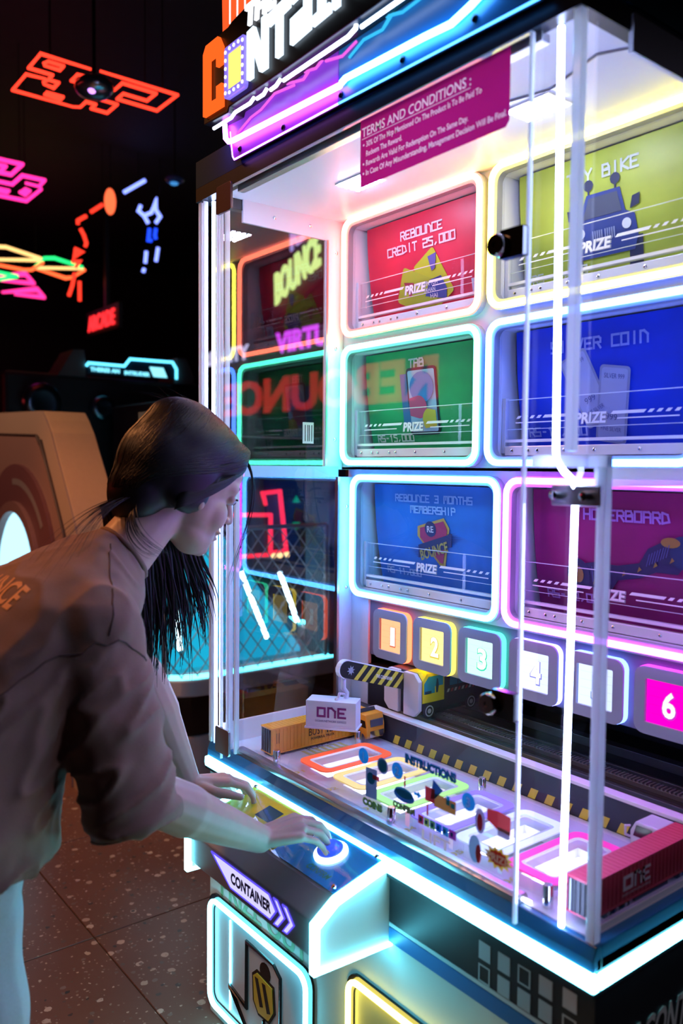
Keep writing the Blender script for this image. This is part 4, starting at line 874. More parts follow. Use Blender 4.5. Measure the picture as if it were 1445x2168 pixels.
# boom
bo = thing('boom', (.27, .42, .2), parent=ct)
bd = Vector((0, -.199, .061)).normalized(); bu = bd.cross(Vector((1, 0, 0))).normalized() * -1
if bu.z < 0: bu = -bu
bfr = FR((.276, .43, .193), -bd, bu)
if bfr[3].x < 0: bfr = (bfr[0], bfr[1], bfr[2], -bfr[3])
L_ = .218
pl = [(.01, -.02), (.01, .02), (-L_ + .02, .02)] + [(-L_ + .02 + .02 * math.cos(R(a)), .02 * math.sin(R(a))) for a in range(90, 271, 20)] + [(-L_ + .02, -.02)]
mk('boom_arm', G().prism(pl, bfr, -.012, 0), mat('boom_black', (.02, .02, .024), .4), bo)
for k in range(6):
    q = -.005 - k * .026; mk('boom_stripe', G().prism([(q, .0195), (q - .012, .0195), (q - .034, -.0195), (q - .022, -.0195)], bfr, .0002, .0008), HZ, bo)
mk('boom_star', G().prism([(-L_ + .034 + (.012 if k % 2 else .006) * math.cos(k * math.pi / 8), (.012 if k % 2 else .006) * math.sin(k * math.pi / 8)) for k in range(16)], bfr, .0002, .001), mat('boom_silver', (.5, .55, .65), .3, .3), bo)
mk('boom_lettering', G().text('THE CONTAINER', bfr, -.075, -.004, .008, .055, t=.001, bold=.02), mat('boom_white', (.8, .8, .8), .5), bo)
mk('boom_edge', G().prism([(.01, .0201), (.01, .0225), (-L_ + .02, .0225)] + [(-L_ + .02 + .0225 * math.cos(R(a)), .0225 * math.sin(R(a))) for a in range(90, 271, 20)] + [(-L_ + .02, -.0205)] + [(-L_ + .02 + .0201 * math.cos(R(a)), .0201 * math.sin(R(a))) for a in range(270, 89, -20)], bfr, -.013, .001), WHITEG, bo)
tip = bfr[0] + bfr[1] * (-L_ + .02)
HX = .268; hk = [(tip.y, tip.z - .012), (tip.y - .003, tip.z - .045), (tip.y + .008, tip.z - .058), (tip.y + .006, tip.z - .072), (tip.y - .004, tip.z - .080), (tip.y - .016, tip.z - .078), (tip.y - .022, tip.z - .068)]
mk('hook', G().tube([(HX, a, b) for a, b in hk], .0058, 8), mat('hook_white', (.7, .7, .76), .4), bo, True)
# white container hanging from the hook
hc = thing('toy_container', (HX, tip.y, .118), 'white ONE toy container hanging from the crane hook', 'toy container')
th = R(38); cu = Vector((math.cos(th), math.sin(th), 0)); cv = Vector((0, 0, 1)); tilt = R(-2)
cx, cy, cz = HX - .012, tip.y - .022, .118; hl, hwid, hh = .06, .025, .062
def cfr(o): return FR(o, cu, cv)
cO = Vector((cx, cy, cz)); cwd = cu.cross(cv)
WC = mat('container_white', (.72, .74, .84), .4)
mk('container_body', G().prism(sqr(-hl, hl, 0, hh), cfr(cO), -hwid, hwid), WC, hc, bevel=.001)
g = G(); f2 = cfr(cO + cwd * hwid); g.ring(sqr(-hl, hl, 0, hh), sqr(-hl + .003, hl - .003, .004, hh - .004), f2, 0, .0012); g.prism(sqr(-hl - .003, hl + .003, -.004, .0), cfr(cO), -hwid - .003, hwid + .003); mk('container_frame', g, WC, hc)
g = G().flatring(sqr(-.034, -.012, .024, .048), sqr(-.029, -.017, .029, .043), f2); g.stroke('NE', f2, -.006, .026, .0205, 'l', wt=.24, asp=.8, sp=1.6, t=.0008); mk('container_lettering', g, mat('one_magenta', (.22, .02, .18), .5), hc)
mk('container_lettering', G().text('OCEAN NETWORK EXPRESS', f2, 0, .013, .0052, .075, t=.0008), mat('one_navy', (.04, .04, .2), .5), hc)
f3 = FR(cO - cu * hl, -cwd, cv); 
if f3[3].dot(cu) > 0: f3 = FR(cO - cu * hl, cwd, cv)
g = G()
for k in range(5): g.flat(sqr(-.02 + k * .01 - .0005, -.02 + k * .01 + .0005, .005, hh - .005), f3, .0008)
for q in range(4): g.flat(sqr(-.022, .022, .012 + q * .013, .0126 + q * .013), f3, .0008)
mk('door_lines', g, mat('one_grey', (.12, .13, .2), .5), hc)
mk('hook_loop', G().tube([(HX, tip.y + .004, cz + hh), (HX, tip.y, cz + hh + .012), (HX, tip.y - .014, cz + hh + .014), (HX, tip.y - .018, cz + hh)], .003, 6), MATS['hook_white'], hc)

# ------------------------------------------------------------------ the girl at the controls
def remeshed(name, g, vox, it, ma, parent, noise=None):
    me = bpy.data.meshes.new(name); me.from_pydata([Vector((p[0], p[1], p[2] + Z0)) for p in g.v], [], g.f); me.update()
    o = bpy.data.objects.new(name, me); col.objects.link(o)
    r = o.modifiers.new('remesh', 'REMESH'); r.mode = 'VOXEL'; r.voxel_size = vox; r.use_smooth_shade = True
    s = o.modifiers.new('smooth', 'SMOOTH'); s.factor = .5; s.iterations = it
    bpy.context.view_layer.update(); dg = bpy.context.evaluated_depsgraph_get()
    nm = bpy.data.meshes.new_from_object(o.evaluated_get(dg)); bpy.data.objects.remove(o); bpy.data.meshes.remove(me)
    n = len(nm.vertices); co = [0.] * (3 * n); nm.vertices.foreach_get('co', co)
    if noise:
        no = [0.] * (3 * n); nm.vertices.foreach_get('normal', no)
        for i in range(n):
            p = Vector(co[3 * i:3 * i + 3]); d = noise(p)
            for k in range(3): co[3 * i + k] += no[3 * i + k] * d
    zl = min(co[2::3]); xa = sum(co[0::3]) / n; ya = sum(co[1::3]) / n; c = Vector((xa, ya, zl))
    for i in range(n):
        for k in range(3): co[3 * i + k] -= c[k]
    nm.vertices.foreach_set('co', co); nm.update(); nm.name = name
    nm.polygons.foreach_set('use_smooth', [True] * len(nm.polygons)); nm.materials.clear(); nm.materials.append(ma)
    ob = bpy.data.objects.new(name, nm); _link(ob, c, parent)
    return ob
def skin_mat():
    m = mat('skin', (.52, .33, .25), .5, noise=.06, nscale=60); b = m.node_tree.nodes['Principled BSDF']
    b.inputs['Subsurface Weight'].default_value = .12; b.inputs['Subsurface Radius'].default_value = (.012, .005, .003); b.inputs['Subsurface Scale'].default_value = .6
    return m
SKIN = skin_mat()
girl = thing('person', (.36, -.62, -.66), 'person in a taupe tee leaning over the controls with long dark hair', 'person')
V = Vector
# head, built upright around its centre then pitched down
HC = V((.325, -.200, .682)); PH = R(24); YH = R(2); HS = 1.04
Mh = Matrix.Rotation(YH, 3, 'Z') @ Matrix.Rotation(-PH, 3, 'X')
def H(x, y, z): return HC + Mh @ (V((x, y, z)) * HS)
b = G(); pre = b
def hel(x, y, z, rx, ry, rz, a=0): b.ell(H(x, y, z), (rx * HS, ry * HS, rz * HS), Mh @ Matrix.Rotation(R(a), 3, 'X'), 20, 14)
hel(0, -.012, .034, .073, .095, .084); hel(0, .024, .035, .066, .068, .062); hel(0, .028, -.030, .057, .058, .066); hel(0, .046, -.070, .040, .042, .044); hel(0, .03, -.075, .046, .05, .03, -18)
hel(0, .070, -.092, .018, .018, .018); hel(0, .062, .052, .056, .032, .03)
for s in (-1, 1): hel(s * .030, .056, -.030, .028, .028, .034); hel(s * .03, .062, .03, .03, .025, .018)
b.cone(H(0, -.030, -.04), V((.33, -.355, .54)), .050, .060)
_h = remeshed('head_form', b, .0035, 14, SKIN, None); hv = [tuple(v.co + _h.location - V((0, 0, Z0))) for v in _h.data.vertices]; hf = [tuple(p.vertices) for p in _h.data.polygons]
bpy.data.objects.remove(_h)
b = G(); b.add(hv, hf)
for s in (-1, 1):
    hel(s * .031, .076, .012, .016, .011, .011)
    b.ell(H(s * .072, -.008, -.004), (.007, .017, .03), Mh @ Matrix.Rotation(R(-12), 3, 'X'), 12, 8); b.ell(H(s * .072, .0, -.030), (.007, .009, .011), Mh, 10, 8)
b.cone(H(0, .088, .022), H(0, .110, -.020), .0085, .0095); b.ell(H(0, .110, -.022), (.0095, .0095, .0085), Mh, 12, 8)
for s in (-1, 1): b.ell(H(s * .010, .098, -.025), (.008, .010, .0075), Mh, 10, 8)
hel(0, .0885, -.044, .012, .006, .010); hel(0, .090, -.0535, .020, .009, .0055, 15); hel(0, .0865, -.066, .018, .009, .0065, -15); hel(0, .078, -.078, .016, .010, .008)
# neck, trunk, arms
b.cone(V((.33, -.37, .525)), V((.33, -.44, .48)), .06, .08)
b.cone(V((.22, -.43, .47)), V((.44, -.44, .47)), .05, .05); b.cone(V((.33, -.47, .44)), V((.33, -.65, .22)), .10, .10); b.cone(V((.26, -.67, .14)), V((.40, -.67, .14)), .09, .09)
RS, RE, RW = V((.485, -.445, .468)), V((.556, -.398, .196)), V((.510, -.146, .036))
LS, LE, LW = V((.18, -.43, .475)), V((.155, -.215, .285)), V((.184, -.122, .036))
for S, E_, W_ in ((RS, RE, RW), (LS, LE, LW)):
    b.cone(S, E_, .050, .040); b.cone(E_, E_.lerp(W_, .35), .043, .045); b.cone(E_.lerp(W_, .3), W_, .044, .026)
    b.cone(W_.lerp(E_, .12), W_, .029, .026)
def hand(W_, f, s, n, right, curl, spread, thumb_dir):
    # W_ wrist, f forward, s towards the little finger, n back of the hand
    f, s, n = f.normalized(), s.normalized(), n.normalized(); tips = {}
    def Q(a, c, d): return W_ + f * a + s * c + n * d
    kn = {'i': Q(.082, -.028, .004), 'm': Q(.085, -.008, .007), 'r': Q(.080, .012, .005), 'p': Q(.071, .030, .0)}
    for k, p in kn.items(): b.cone(Q(.0, {'i': -.012, 'm': -.004, 'r': .005, 'p': .012}[k], 0), p, .0145 if k != 'p' else .013, .0115 if k != 'p' else .0098)
    b.ell(Q(.045, .0, -.004), (.03, .03, .0125), Matrix((s, f, n)).transposed(), 14, 10)
    for k, ls, r0 in (('i', (.041, .025, .020), .0088), ('m', (.045, .028, .021), .0090), ('r', (.041, .026, .020), .0086), ('p', (.032, .02, .018), .0076)):
        p = kn[k]; a = 0; q = {'i': -1, 'm': -.3, 'r': .4, 'p': 1}[k] * spread
        for j, l in enumerate(ls):
            a += curl[k][j]; d = (f * math.cos(R(q)) + s * math.sin(R(q))) * math.cos(R(a)) - n * math.sin(R(a))
            e = p + d * l; b.cone(p, e, r0 - j * .0009, r0 - (j + 1) * .0009, 12); p = e
        tips[k] = (p, d)
    t0 = Q(.018, -.022, -.006); t1 = t0 + (f * thumb_dir[0] - s * thumb_dir[1] + n * thumb_dir[2]).normalized() * .044
    t2 = t1 + (f * (thumb_dir[0] + .35) - s * (thumb_dir[1] - .25) + n * (thumb_dir[2] - .05)).normalized() * .032; t3 = t2 + (f * (thumb_dir[0] + .6) - s * (thumb_dir[1] - .4) + n * (thumb_dir[2] - .15)).normalized() * .024
    b.cone(t0, t1, .016, .0115); b.cone(t1, t2, .0112, .0098); b.cone(t2, t3, .0098, .0078); tips['t'] = (t3, (t3 - t2).normalized())
    return kn, tips
rf_ = V((.20, .95, .06)); rs_ = V((.95, -.20, -.12)); rn = rs_.cross(rf_)
if rn.z < 0: rn = -rn
RK, RT = hand(RW, rf_, rs_, rn, True, {'i': (22, 30, 18), 'm': (24, 30, 20), 'r': (26, 30, 18), 'p': (24, 26, 14)}, 7, (.62, .65, -.28))
lf_ = V((.28, .95, -.10)); ls_ = V((-.93, .28, -.10)); ln = lf_.cross(ls_)
if ln.z < 0: ln = -ln
LK, LT = hand(LW, lf_, ls_, ln, False, {'i': (16, 34, 24), 'm': (18, 36, 24), 'r': (20, 36, 24), 'p': (20, 36, 24)}, 7, (.6, .7, -.05))
# hips and legs, inside the trousers
for s, x in ((-1, .245), (1, .415)):
    b.cone(V((x, -.68, .13)), V((x + s * .01, -.625, -.23)), .075, .05); b.cone(V((x + s * .01, -.625, -.23)), V((x + s * .012, -.66, -.585)), .05, .033); b.cone(V((x + s * .012, -.67, -.605)), V((x + s * .02, -.53, -.63)), .03, .022)
body = remeshed('body', b, .0027, 3, SKIN, girl)
tag(body, 'bare skin of face, neck, arms and hands')
# eyes, brows, lips, nails, rings
for s in (-1, 1):
    e = mk('eye', G().ell(H(s * .031, .079, .012), (.0125, .0125, .0125)), mat('eye_white', (.5, .5, .52), .2), girl, True)
    mk('iris', G().ell(H(s * .032, .0865, .009), (.006, .0062, .006)), mat('iris_brown', (.03, .018, .012), .15), e, True)
    mk('eyelash', G().tube([H(s * (.016 + k * .006), .0915 - abs(k - 2.2) * .0022, .0165 - abs(k - 2) * .0012) for k in range(6)], .0022, 6), mat('lash_black', (.01, .008, .008), .5), e)
    mk('eyebrow', G().tube([H(s * (.012 + k * .008), .0945 - k * k * .0009, .034 + (.003 if k in (2, 3) else 0)) for k in range(6)], .0025, 6, False, [.0018, .0026, .0027, .0024, .0019, .001]), mat('brow_dark', (.03, .02, .018), .6), girl, True)
g = G(); g.ell(H(0, .0935, -.0538), (.017, .0065, .004), Mh @ Matrix.Rotation(R(15), 3, 'X')); g.ell(H(0, .090, -.0655), (.0155, .0068, .005), Mh @ Matrix.Rotation(R(-15), 3, 'X')); mk('lips', g, mat('lips', (.38, .12, .13), .4), girl, True)
NAIL = mat('nail', (.62, .4, .38), .25)
for T_, n_ in ((RT, rn), (LT, ln)):
    for k in 'imrpt':
        p, d = T_[k]; nn = (n_ - d * n_.dot(d)).normalized(); sd = d.cross(nn)
        mk('fingernail', G().ell(p + d * .001 + nn * .0048, (.0046, .0068, .0016), Matrix((sd, d, nn)).transposed(), 10, 6), NAIL, girl, True)
def ringo(K, T_, k, fr_, r):
    a, bq = K[k], T_[k][0]; d = (bq - a).normalized(); c = a + d * fr_; u = d.orthogonal().normalized(); w_ = d.cross(u)
    mk('finger_ring', G().tube([c + (u * math.cos(R(q)) + w_ * math.sin(R(q))) * r for q in range(0, 360, 24)], .0012, 6, True), CHROME, girl, True)
ringo(RK, RT, 'r', .024, .0095); ringo(RK, RT, 'i', .022, .0098)
# tee shirt
TEE = mat('tee_taupe', (.25, .155, .115), .95, noise=.07, nscale=260, bump=.12)
from mathutils import noise as mnoise
from mathutils.bvhtree import BVHTree
c = G()
def sup(n, p): return [(math.copysign(abs(math.cos(t)) ** p, math.cos(t)), math.copysign(abs(math.sin(t)) ** p, math.sin(t))) for t in [2 * math.pi * k / n for k in range(n)]]
secs = [(-.338, .562, .066, .060), (-.36, .546, .105, .072), (-.385, .525, .150, .082), (-.42, .495, .185, .10), (-.47, .45, .20, .122), (-.54, .37, .205, .138), (-.605, .28, .212, .152), (-.645, .19, .226, .168), (-.66, .10, .236, .175)]
lp = []
for i, (y, z, hw, th) in enumerate(secs):
    a_ = secs[max(0, i - 1)]; b_ = secs[min(len(secs) - 1, i + 1)]; d = V((0, b_[0] - a_[0], b_[1] - a_[1])).normalized(); n_ = V((0, d.z, -d.y))
    if i == len(secs) - 1: n_ = V((0, -1, 0)); 
    lp.append([V((.33, y, z)) + V((1, 0, 0)) * hw * u + n_ * th * v for u, v in sup(32, .8)])
c.loft(lp)
def sleeve(S, E_, r0, r1, wy0, wy1, n=9):
    d = (E_ - S).normalized(); u = (V((0, 1, 0)) - d * d.y).normalized(); w_ = d.cross(u); lp = []
    for k in range(n):
        t = k / (n - 1); p = S.lerp(E_, t); rx = r0 + (r1 - r0) * t; ry = wy0 + (wy1 - wy0) * t
        lp.append([p + u * y_ * ry + w_ * x_ * rx for x_, y_ in sup(26, .85)])
    c.loft(lp); k_ = lp[-1]; m_ = sum(k_, V((0, 0, 0))) / len(k_); return [m_ + (p - m_) * .95 - d * .006 for p in k_]
rh_ = sleeve(V((.466, -.450, .472)), V((.557, -.408, .138)), .076, .066, .080, .074)
sleeve(V((.21, -.44, .475)), LS.lerp(LE, .85), .068, .062, .07, .066)
c.cone(V((.462, -.445, .475)), V((.36, -.42, .50)), .076, .085); c.ell(V((.485, -.445, .466)), (.07, .075, .07)); c.cone(V((.22, -.44, .475)), V((.30, -.42, .50)), .072, .085)
def ridge(p, sx, sy, sz): 
    q = mnoise.noise(V((p.x * sx, p.y * sy, p.z * sz))); return 1 - min(1, abs(q) * 3.2)
def fold(p):
    x, y, z = p.x, p.y, p.z - Z0; q = V((x, y, z))
    sl = max(0, min(1, (x - .47) / .05)) * max(0, min(1, (.47 - z) / .1)); lo = max(0, min(1, (.30 - z) / .15)); hi = max(0, min(1, (z - .36) / .1))
    rot = V((x, y * .8 + z * .6, z * .8 - y * .6))
    return .008 * sl * (ridge(rot, 9, 7, 22) ** 2 - .35) + .009 * lo * (1 - sl) * (ridge(V((x, y, z)), 20, 14, 5) ** 2 - .35) + .004 * hi * (ridge(V((x, y * .7 + z * .7, z * .7 - y * .7)), 12, 6, 16) ** 2 - .35) + .002 * mnoise.noise(q * 30)
tee = remeshed('tee_shirt', c, .0055, 12, TEE, girl, fold)
tag(tee, 'loose taupe tee shirt with wide sleeves')
SEAM = mat('tee_seam', (.11, .07, .055), .9)
_tc2 = [v.co + WL[tee.name] for v in tee.data.vertices]; ttree = BVHTree.FromPolygons(_tc2, [tuple(p.vertices) for p in tee.data.polygons])
def on_tee(P, n=16, off=.0006):
    o = []
    for p in bez(P, n):
        q, nr, _, _ = ttree.find_nearest(V((p.x, p.y, p.z + Z0))); o.append(V((q.x, q.y, q.z - Z0)) + nr * off)
    return o
rnd = random.Random(3)
def bez(P, n=10):
    o = []
    for k in range(n + 1):
        t = k / n; Q = [V(p) for p in P]
        while len(Q) > 1: Q = [a.lerp(b_, t) for a, b_ in zip(Q, Q[1:])]
        o.append(Q[0])
    return o
mk('shoulder_seam', G().tube(on_tee([(.40, -.39, .58), (.45, -.41, .57), (.51, -.43, .53), (.55, -.45, .459)]), .0013, 5), SEAM, tee)
mk('armhole_seam', G().tube(on_tee([(.53, -.62, .38), (.56, -.54, .44), (.59, -.47, .465), (.58, -.41, .46), (.55, -.37, .41)]), .0013, 5), SEAM, tee)
mk('sleeve_hem', G().tube(rh_, .0018, 5, True), TEE, tee)
mk('collar', G().tube([V((.33, -.332, .563)) + V((.061 * math.cos(q), -.6 * .058 * math.sin(q), .8 * .058 * math.sin(q))) for q in [2 * math.pi * j / 24 for j in range(24)]], .0045, 8, True), TEE, tee, True)
g = G(); bk_ = FR((.33, -.575, .50), (1, 0, 0), (0, .75, .66)); g.text('REBOUNCE', bk_, 0, 0, .05, .26, t=.02, bold=.02)
for i, p in enumerate(g.v):
    q, nr, _, _ = ttree.find_nearest(V((p[0], p[1], p[2] + Z0))); g.v[i] = tuple(V((q.x, q.y, q.z - Z0)) + nr * .001)
mk('back_print', g, mat('print_orange', (.75, .35, .15), .7), tee)
# trousers
JEAN = mat('pale_jeans', (.42, .50, .55), .85, noise=.1, nscale=200, bump=.15)
c = G(); c.cone(V((.25, -.67, .09)), V((.41, -.67, .09)), .13, .13)
for s, x in ((-1, .245), (1, .415)):
    c.cone(V((x, -.665, .10)), V((x + s * .012, -.632, -.25)), .108, .092); c.cone(V((x + s * .012, -.632, -.25)), V((x + s * .014, -.655, -.56)), .092, .088)
jn = remeshed('jeans', c, .007, 3, JEAN, girl, lambda p: .003 * math.sin(40 * p.z + 12 * p.y)); tag(jn, 'pale blue jeans')
SHOE = mat('shoe_white', (.55, .55, .55), .6)
for s, x in ((-1, .257), (1, .43)):
    c = G(); c.cone(V((x, -.70, -.615)), V((x + s * .015, -.50, -.632)), .04, .027); c.ell(V((x, -.67, -.605)), (.04, .06, .05))
    for v in range(len(c.v)):
        q = c.v[v]; c.v[v] = (q[0], q[1], max(q[2], -.648))
    sh = mk('shoe', c, SHOE, girl, True); mk('sole', G().loft([[V((x + s * .007 + .042 * math.cos(t), -.60 + .15 * math.sin(t), z)) for t in [2 * math.pi * k / 20 for k in range(20)]] for z in (-.66, -.645)]), WHITEG, sh)
# hair
HAIR = mat('hair_dark', (.010, .007, .0065), .42, spec=.35); HAIR.node_tree.nodes['Principled BSDF'].inputs['Anisotropic'].default_value = .6
c = G()
def hh_(x, y, z, rx, ry, rz, a=0): c.ell(H(x, y, z), (rx, ry, rz), Mh @ Matrix.Rotation(R(a), 3, 'X'), 24, 16)
hh_(0, -.026, .062, .090, .112, .090); hh_(0, .010, .092, .078, .068, .048, -8); hh_(0, -.062, .02, .088, .088, .10); hh_(0, -.085, -.035, .066, .06, .075); hh_(0, -.045, .105, .07, .08, .05)
for s in (-1, 1):
    hh_(s * .062, .018, .062, .021, .058, .036, 28); hh_(s * .07, -.035, .02, .02, .055, .06); hh_(s * .066, -.03, -.012, .018, .048, .048, 20); hh_(s * .046, .046, .090, .026, .032, .022, 26)
hh_(0, .050, .098, .048, .026, .022, 24)
def strandy(p):
    q = Mh.transposed() @ (V((p.x, p.y, p.z - Z0)) - HC); t = q.y * 60 + q.z * 70
    return .0006 * math.sin(q.x * 320 + 3 * math.sin(t * .3))
cap = remeshed('hair', c, .0038, 18, HAIR, girl); tag(cap, 'long dark hair')
def lock(gm, P, r, n=12, seg=6, taper=True):
    pts = bez(P, n); gm.tube(pts, r, seg, False, [r * (.55 + .45 * math.sin(math.pi * min(1, k / n * 1.6 + .15))) * (1 - (.85 * (k / n) ** 2 if taper else 0)) for k in range(n + 1)])
g = G()     # the fall of hair in front of the far shoulder
for k in range(300):
    a = rnd.random() ** 1.35; x = .255 + rnd.uniform(-.035, .03); y0 = -.315 + .15 * a + rnd.uniform(-.01, .01); z0 = .60 - .02 * a
    yb = -.315 + .205 * a + rnd.uniform(-.02, .02); zb = .275 + .06 * a + rnd.uniform(-.035, .09) + (.10 * max(0, a - .7) * 3)
    lock(g, [(x + .02, y0 - .02, z0 + .05), (x, y0 + .012, z0 - .06), (x - .005, yb + .012, (z0 + zb) / 2 - .02), (x + rnd.uniform(-.015, .015), yb + rnd.uniform(-.02, .02), zb)], rnd.uniform(.0028, .006))
hl = mk('hair_fall', g, HAIR, cap, True); tag(hl, kind='stuff')
g = G()     # combed locks over the skull, nape wisps, loose strands
_co = [v.co + WL[cap.name] for v in cap.data.vertices]; tree = BVHTree.FromPolygons(_co, [tuple(p.vertices) for p in cap.data.polygons])
hc0 = H(0, -.025, .03)
for k in range(1500):
    s = 1 if k % 5 else -1; f0 = rnd.uniform(8, 178); f1 = rnd.uniform(148, 178); p1 = rnd.uniform(100, 128) if f0 > 60 else rnd.uniform(84, 125); p0 = rnd.uniform(3, 40); pts = []
    ex = rnd.uniform(1.2, 2.0)
    for i in range(15):
        t = i / 14; fi = R(f0 + (f1 - f0) * t ** ex) * s; po = R(p0 + (p1 - p0) * t)
        d = Mh @ V((math.sin(po) * math.sin(fi), math.sin(po) * math.cos(fi), math.cos(po)))
        q, nr, _, _ = tree.ray_cast(hc0 + V((0, 0, Z0)) + d * .3, -d)
        if q is not None: pts.append(V((q.x, q.y, q.z - Z0)) + nr * .0003)
    if len(pts) > 4:
        r_ = rnd.uniform(.0008, .0019); n_ = len(pts) - 1; g.tube(pts, r_, 5, False, [r_ * (.4 + .6 * math.sin(math.pi * i / n_)) for i in range(n_ + 1)])
for k in range(120):
    u = rnd.random(); P = [H(.03 + .03 * u, .085 - .02 * u, .095 - .01 * u), H(.068, .075 - .02 * u, .062 - .012 * rnd.random()), H(.083, .04, .03 + .02 * rnd.random() - .02 * u), H(.088, .0, .012 - .03 * u), H(.082, -.05, -.03 - .03 * u)]
    lock(g, P, rnd.uniform(.0006, .0016), 12, 5, False)
for k in range(22):
    u = rnd.random(); w1 = rnd.gauss(0, .012); P = [H(.06 * (u - .3), -.085, -.05), H(.06 + w1, -.115 - .02 * u, -.10 + w1), V((.40 + .05 * u + w1, -.355 - .03 * u, .605 - .02 * u + w1)), V((.43 + .04 * u, -.335 + .03 * rnd.random(), .572 + w1)), V((.39 - .04 * rnd.random(), -.27 + w1, .555 + .015 * u))]
    lock(g, P, rnd.uniform(.0005, .0013), 14, 5)
for k in range(34):
    u = rnd.random(); w1 = rnd.random(); w2 = rnd.gauss(0, 1)
    P = [H(.03 * w2 * .6, -.09, -.05), H(.03 + .02 * w2, -.14 - .02 * w1, -.085 + .01 * w2), V((.36 + .06 * u, -.42 - .04 * w1, .64 - .035 * u)), V((.38 + .08 * u, -.44 - .10 * w1, .615 - .06 * w1 - .03 * u))]
    lock(g, P, rnd.uniform(.0004, .0010), 12, 5)
for k in range(10):
    P = [H(.03 + .02 * rnd.random(), .062, .095), H(.055, .10, .085), H(.062, .118, .02), H(.05, .12, -.03), H(.045 + .02 * rnd.random(), .115 + .02 * rnd.random(), -.09 - .06 * rnd.random())]
    lock(g, P, rnd.uniform(.0007, .0014), 14, 5)
lock(g, [H(.03, .065, .095), H(.04, .12, .09), H(.04, .14, .01), H(.05, .15, -.06), H(.03, .10, -.10), H(.02, .17, -.19)], .0012, 18, 5)
for k in range(10):
    P = [H(rnd.uniform(-.05, .05), -.03, .13), H(rnd.uniform(-.06, .06), -.07, .15), H(rnd.uniform(-.06, .08), -.12 - .05 * rnd.random(), .13)]
    lock(g, P, .0004, 10, 4)
hs = mk('hair_strands', g, HAIR, cap, True); tag(hs, kind='stuff')

# ------------------------------------------------------------------ the hall beyond
def neon(name, label, cat, lines, fr, r, ma, group=None, closed=()):
    pts = [fr[0] + fr[1] * x + fr[2] * y for l in lines for x, y in l]
    t = thing(name, (sum(p.x for p in pts) / len(pts), sum(p.y for p in pts) / len(pts), min(p.z for p in pts)), label, cat, group)
    for i, l in enumerate(lines): mk('neon_tube', G().tube2(l, fr, 0, r, i in closed, 8), ma[i] if isinstance(ma, list) else ma, t, True)
    return t
def hang(t, pts, z0, z1):
    for x, y in pts: mk('hanging_wire', G().tube([(x, y, z0), (x, y, z1)], .003, 5), mat('wire_black', (.01, .01, .01), .6), t)
CE = TOP(0, 0, 2.56)
NRED = glow('neon_red_ceiling', (2.2, .085, .04)); NPNK = glow('neon_pink_ceiling', (2.0, .05, .55))
t = neon('neon_ceiling_sign', 'red pixel maze neon hanging flat under the ceiling', 'neon sign', [
    [(-2.05, .54), (-2.05, .31), (-2.22, .31), (-2.22, .42), (-2.29, .42)], [(-2.28, .41), (-2.29, .32), (-2.5, .32), (-2.5, .62), (-2.48, .65), (-2.4, .65), (-2.4, .70), (-2.46, .70), (-2.46, .785), (-2.33, .785), (-2.33, .59)],
    [(-2.13, .35), (-2.1, .36), (-2.1, .43), (-2.15, .43), (-2.15, .36)], [(-2.32, .41), (-2.28, .42), (-2.28, .47), (-2.35, .47), (-2.34, .42)], [(-2.45, .46), (-2.42, .46), (-2.42, .54), (-2.46, .54)],
    [(-2.13, .56), (-2.14, .51), (-2.22, .51), (-2.22, .56)], [(-2.04, .58), (-2.04, .975), (-2.27, .975), (-2.27, .76), (-2.195, .76), (-2.195, .885), (-2.09, .885), (-2.09, .71), (-2.19, .71)]], CE, .0065, NRED, closed=(2, 3, 4))
hang(t, ((-2.05, .35), (-2.48, .5), (-2.05, .9), (-2.25, .9)), 2.56, 3.4)
t = neon('neon_ceiling_sign', 'pink pixel maze neon hanging flat under the ceiling', 'neon sign', [
    [(-3.71, .3), (-3.5, .3), (-3.5, .67), (-3.73, .67), (-3.73, .6), (-3.6, .6), (-3.6, .45)], [(-3.91, .35), (-3.91, .73), (-3.7, .73), (-3.7, .87), (-3.83, .88), (-3.89, .91), (-4.2, .91), (-4.2, .35)],
    [(-3.83, .79), (-3.84, .88)], [(-4.05, .6), (-4.06, .75), (-4.1, .75), (-4.1, .6)], [(-4.04, .82), (-3.96, .83), (-3.97, .86), (-4.06, .86)]], CE, .010, NPNK, closed=(4,))
hang(t, ((-3.5, .35), (-4.2, .5), (-3.75, .73), (-4.2, .9)), 2.56, 3.4)
NY = glow('neon_cream', (1.6, .9, .3)); NG = glow('neon_green', (.03, 1.3, .3)); NO = glow('neon_orange', (2, .22, .06)); NK = glow('neon_magenta', (2, .06, .5))
dl = 'neon diamond hanging flat under the ceiling'; DG = 'neon diamonds under the far ceiling'
dzz = iter((2.56, 2.60, 2.56, 2.60, 2.56))
def dia(lab, lines, mats):
    zz = next(dzz)
    t = neon('neon_diamond', lab, 'neon sign', lines, TOP(0, 0, zz), .014, mats, DG); x, y = lines[0][0]; hang(t, ((x, y),), zz, 3.4)
dia('cream and orange ' + dl, [[(-5.75, .8), (-5.56, 1.16), (-5.76, 1.51), (-5.84, 1.51), (-6.05, 1.22), (-6.2, .95)], [(-6.2, 1.0), (-6.3, 1.53), (-6.25, 1.59), (-5.91, 1.58)]], [NY, NO])
dia('green and orange ' + dl, [[(-6.26, 1.63), (-5.89, 1.59), (-5.83, 1.66), (-6.0, 1.98)], [(-6.31, 1.65), (-6.05, 2.01)], [(-6.34, 1.66), (-6.56, 2.02), (-6.49, 2.06), (-6.1, 2.04)]], [NG, NY, NO])
dia('plain green ' + dl, [[(-6.5, 1.2), (-6.62, 1.56), (-6.86, 1.47), (-6.8, 1.15)]], [NG])
dia('larger pink ' + dl, [[(-6.89, 1.48), (-6.63, 1.65), (-7.01, 1.85), (-7.09, 1.54)]], [NK])
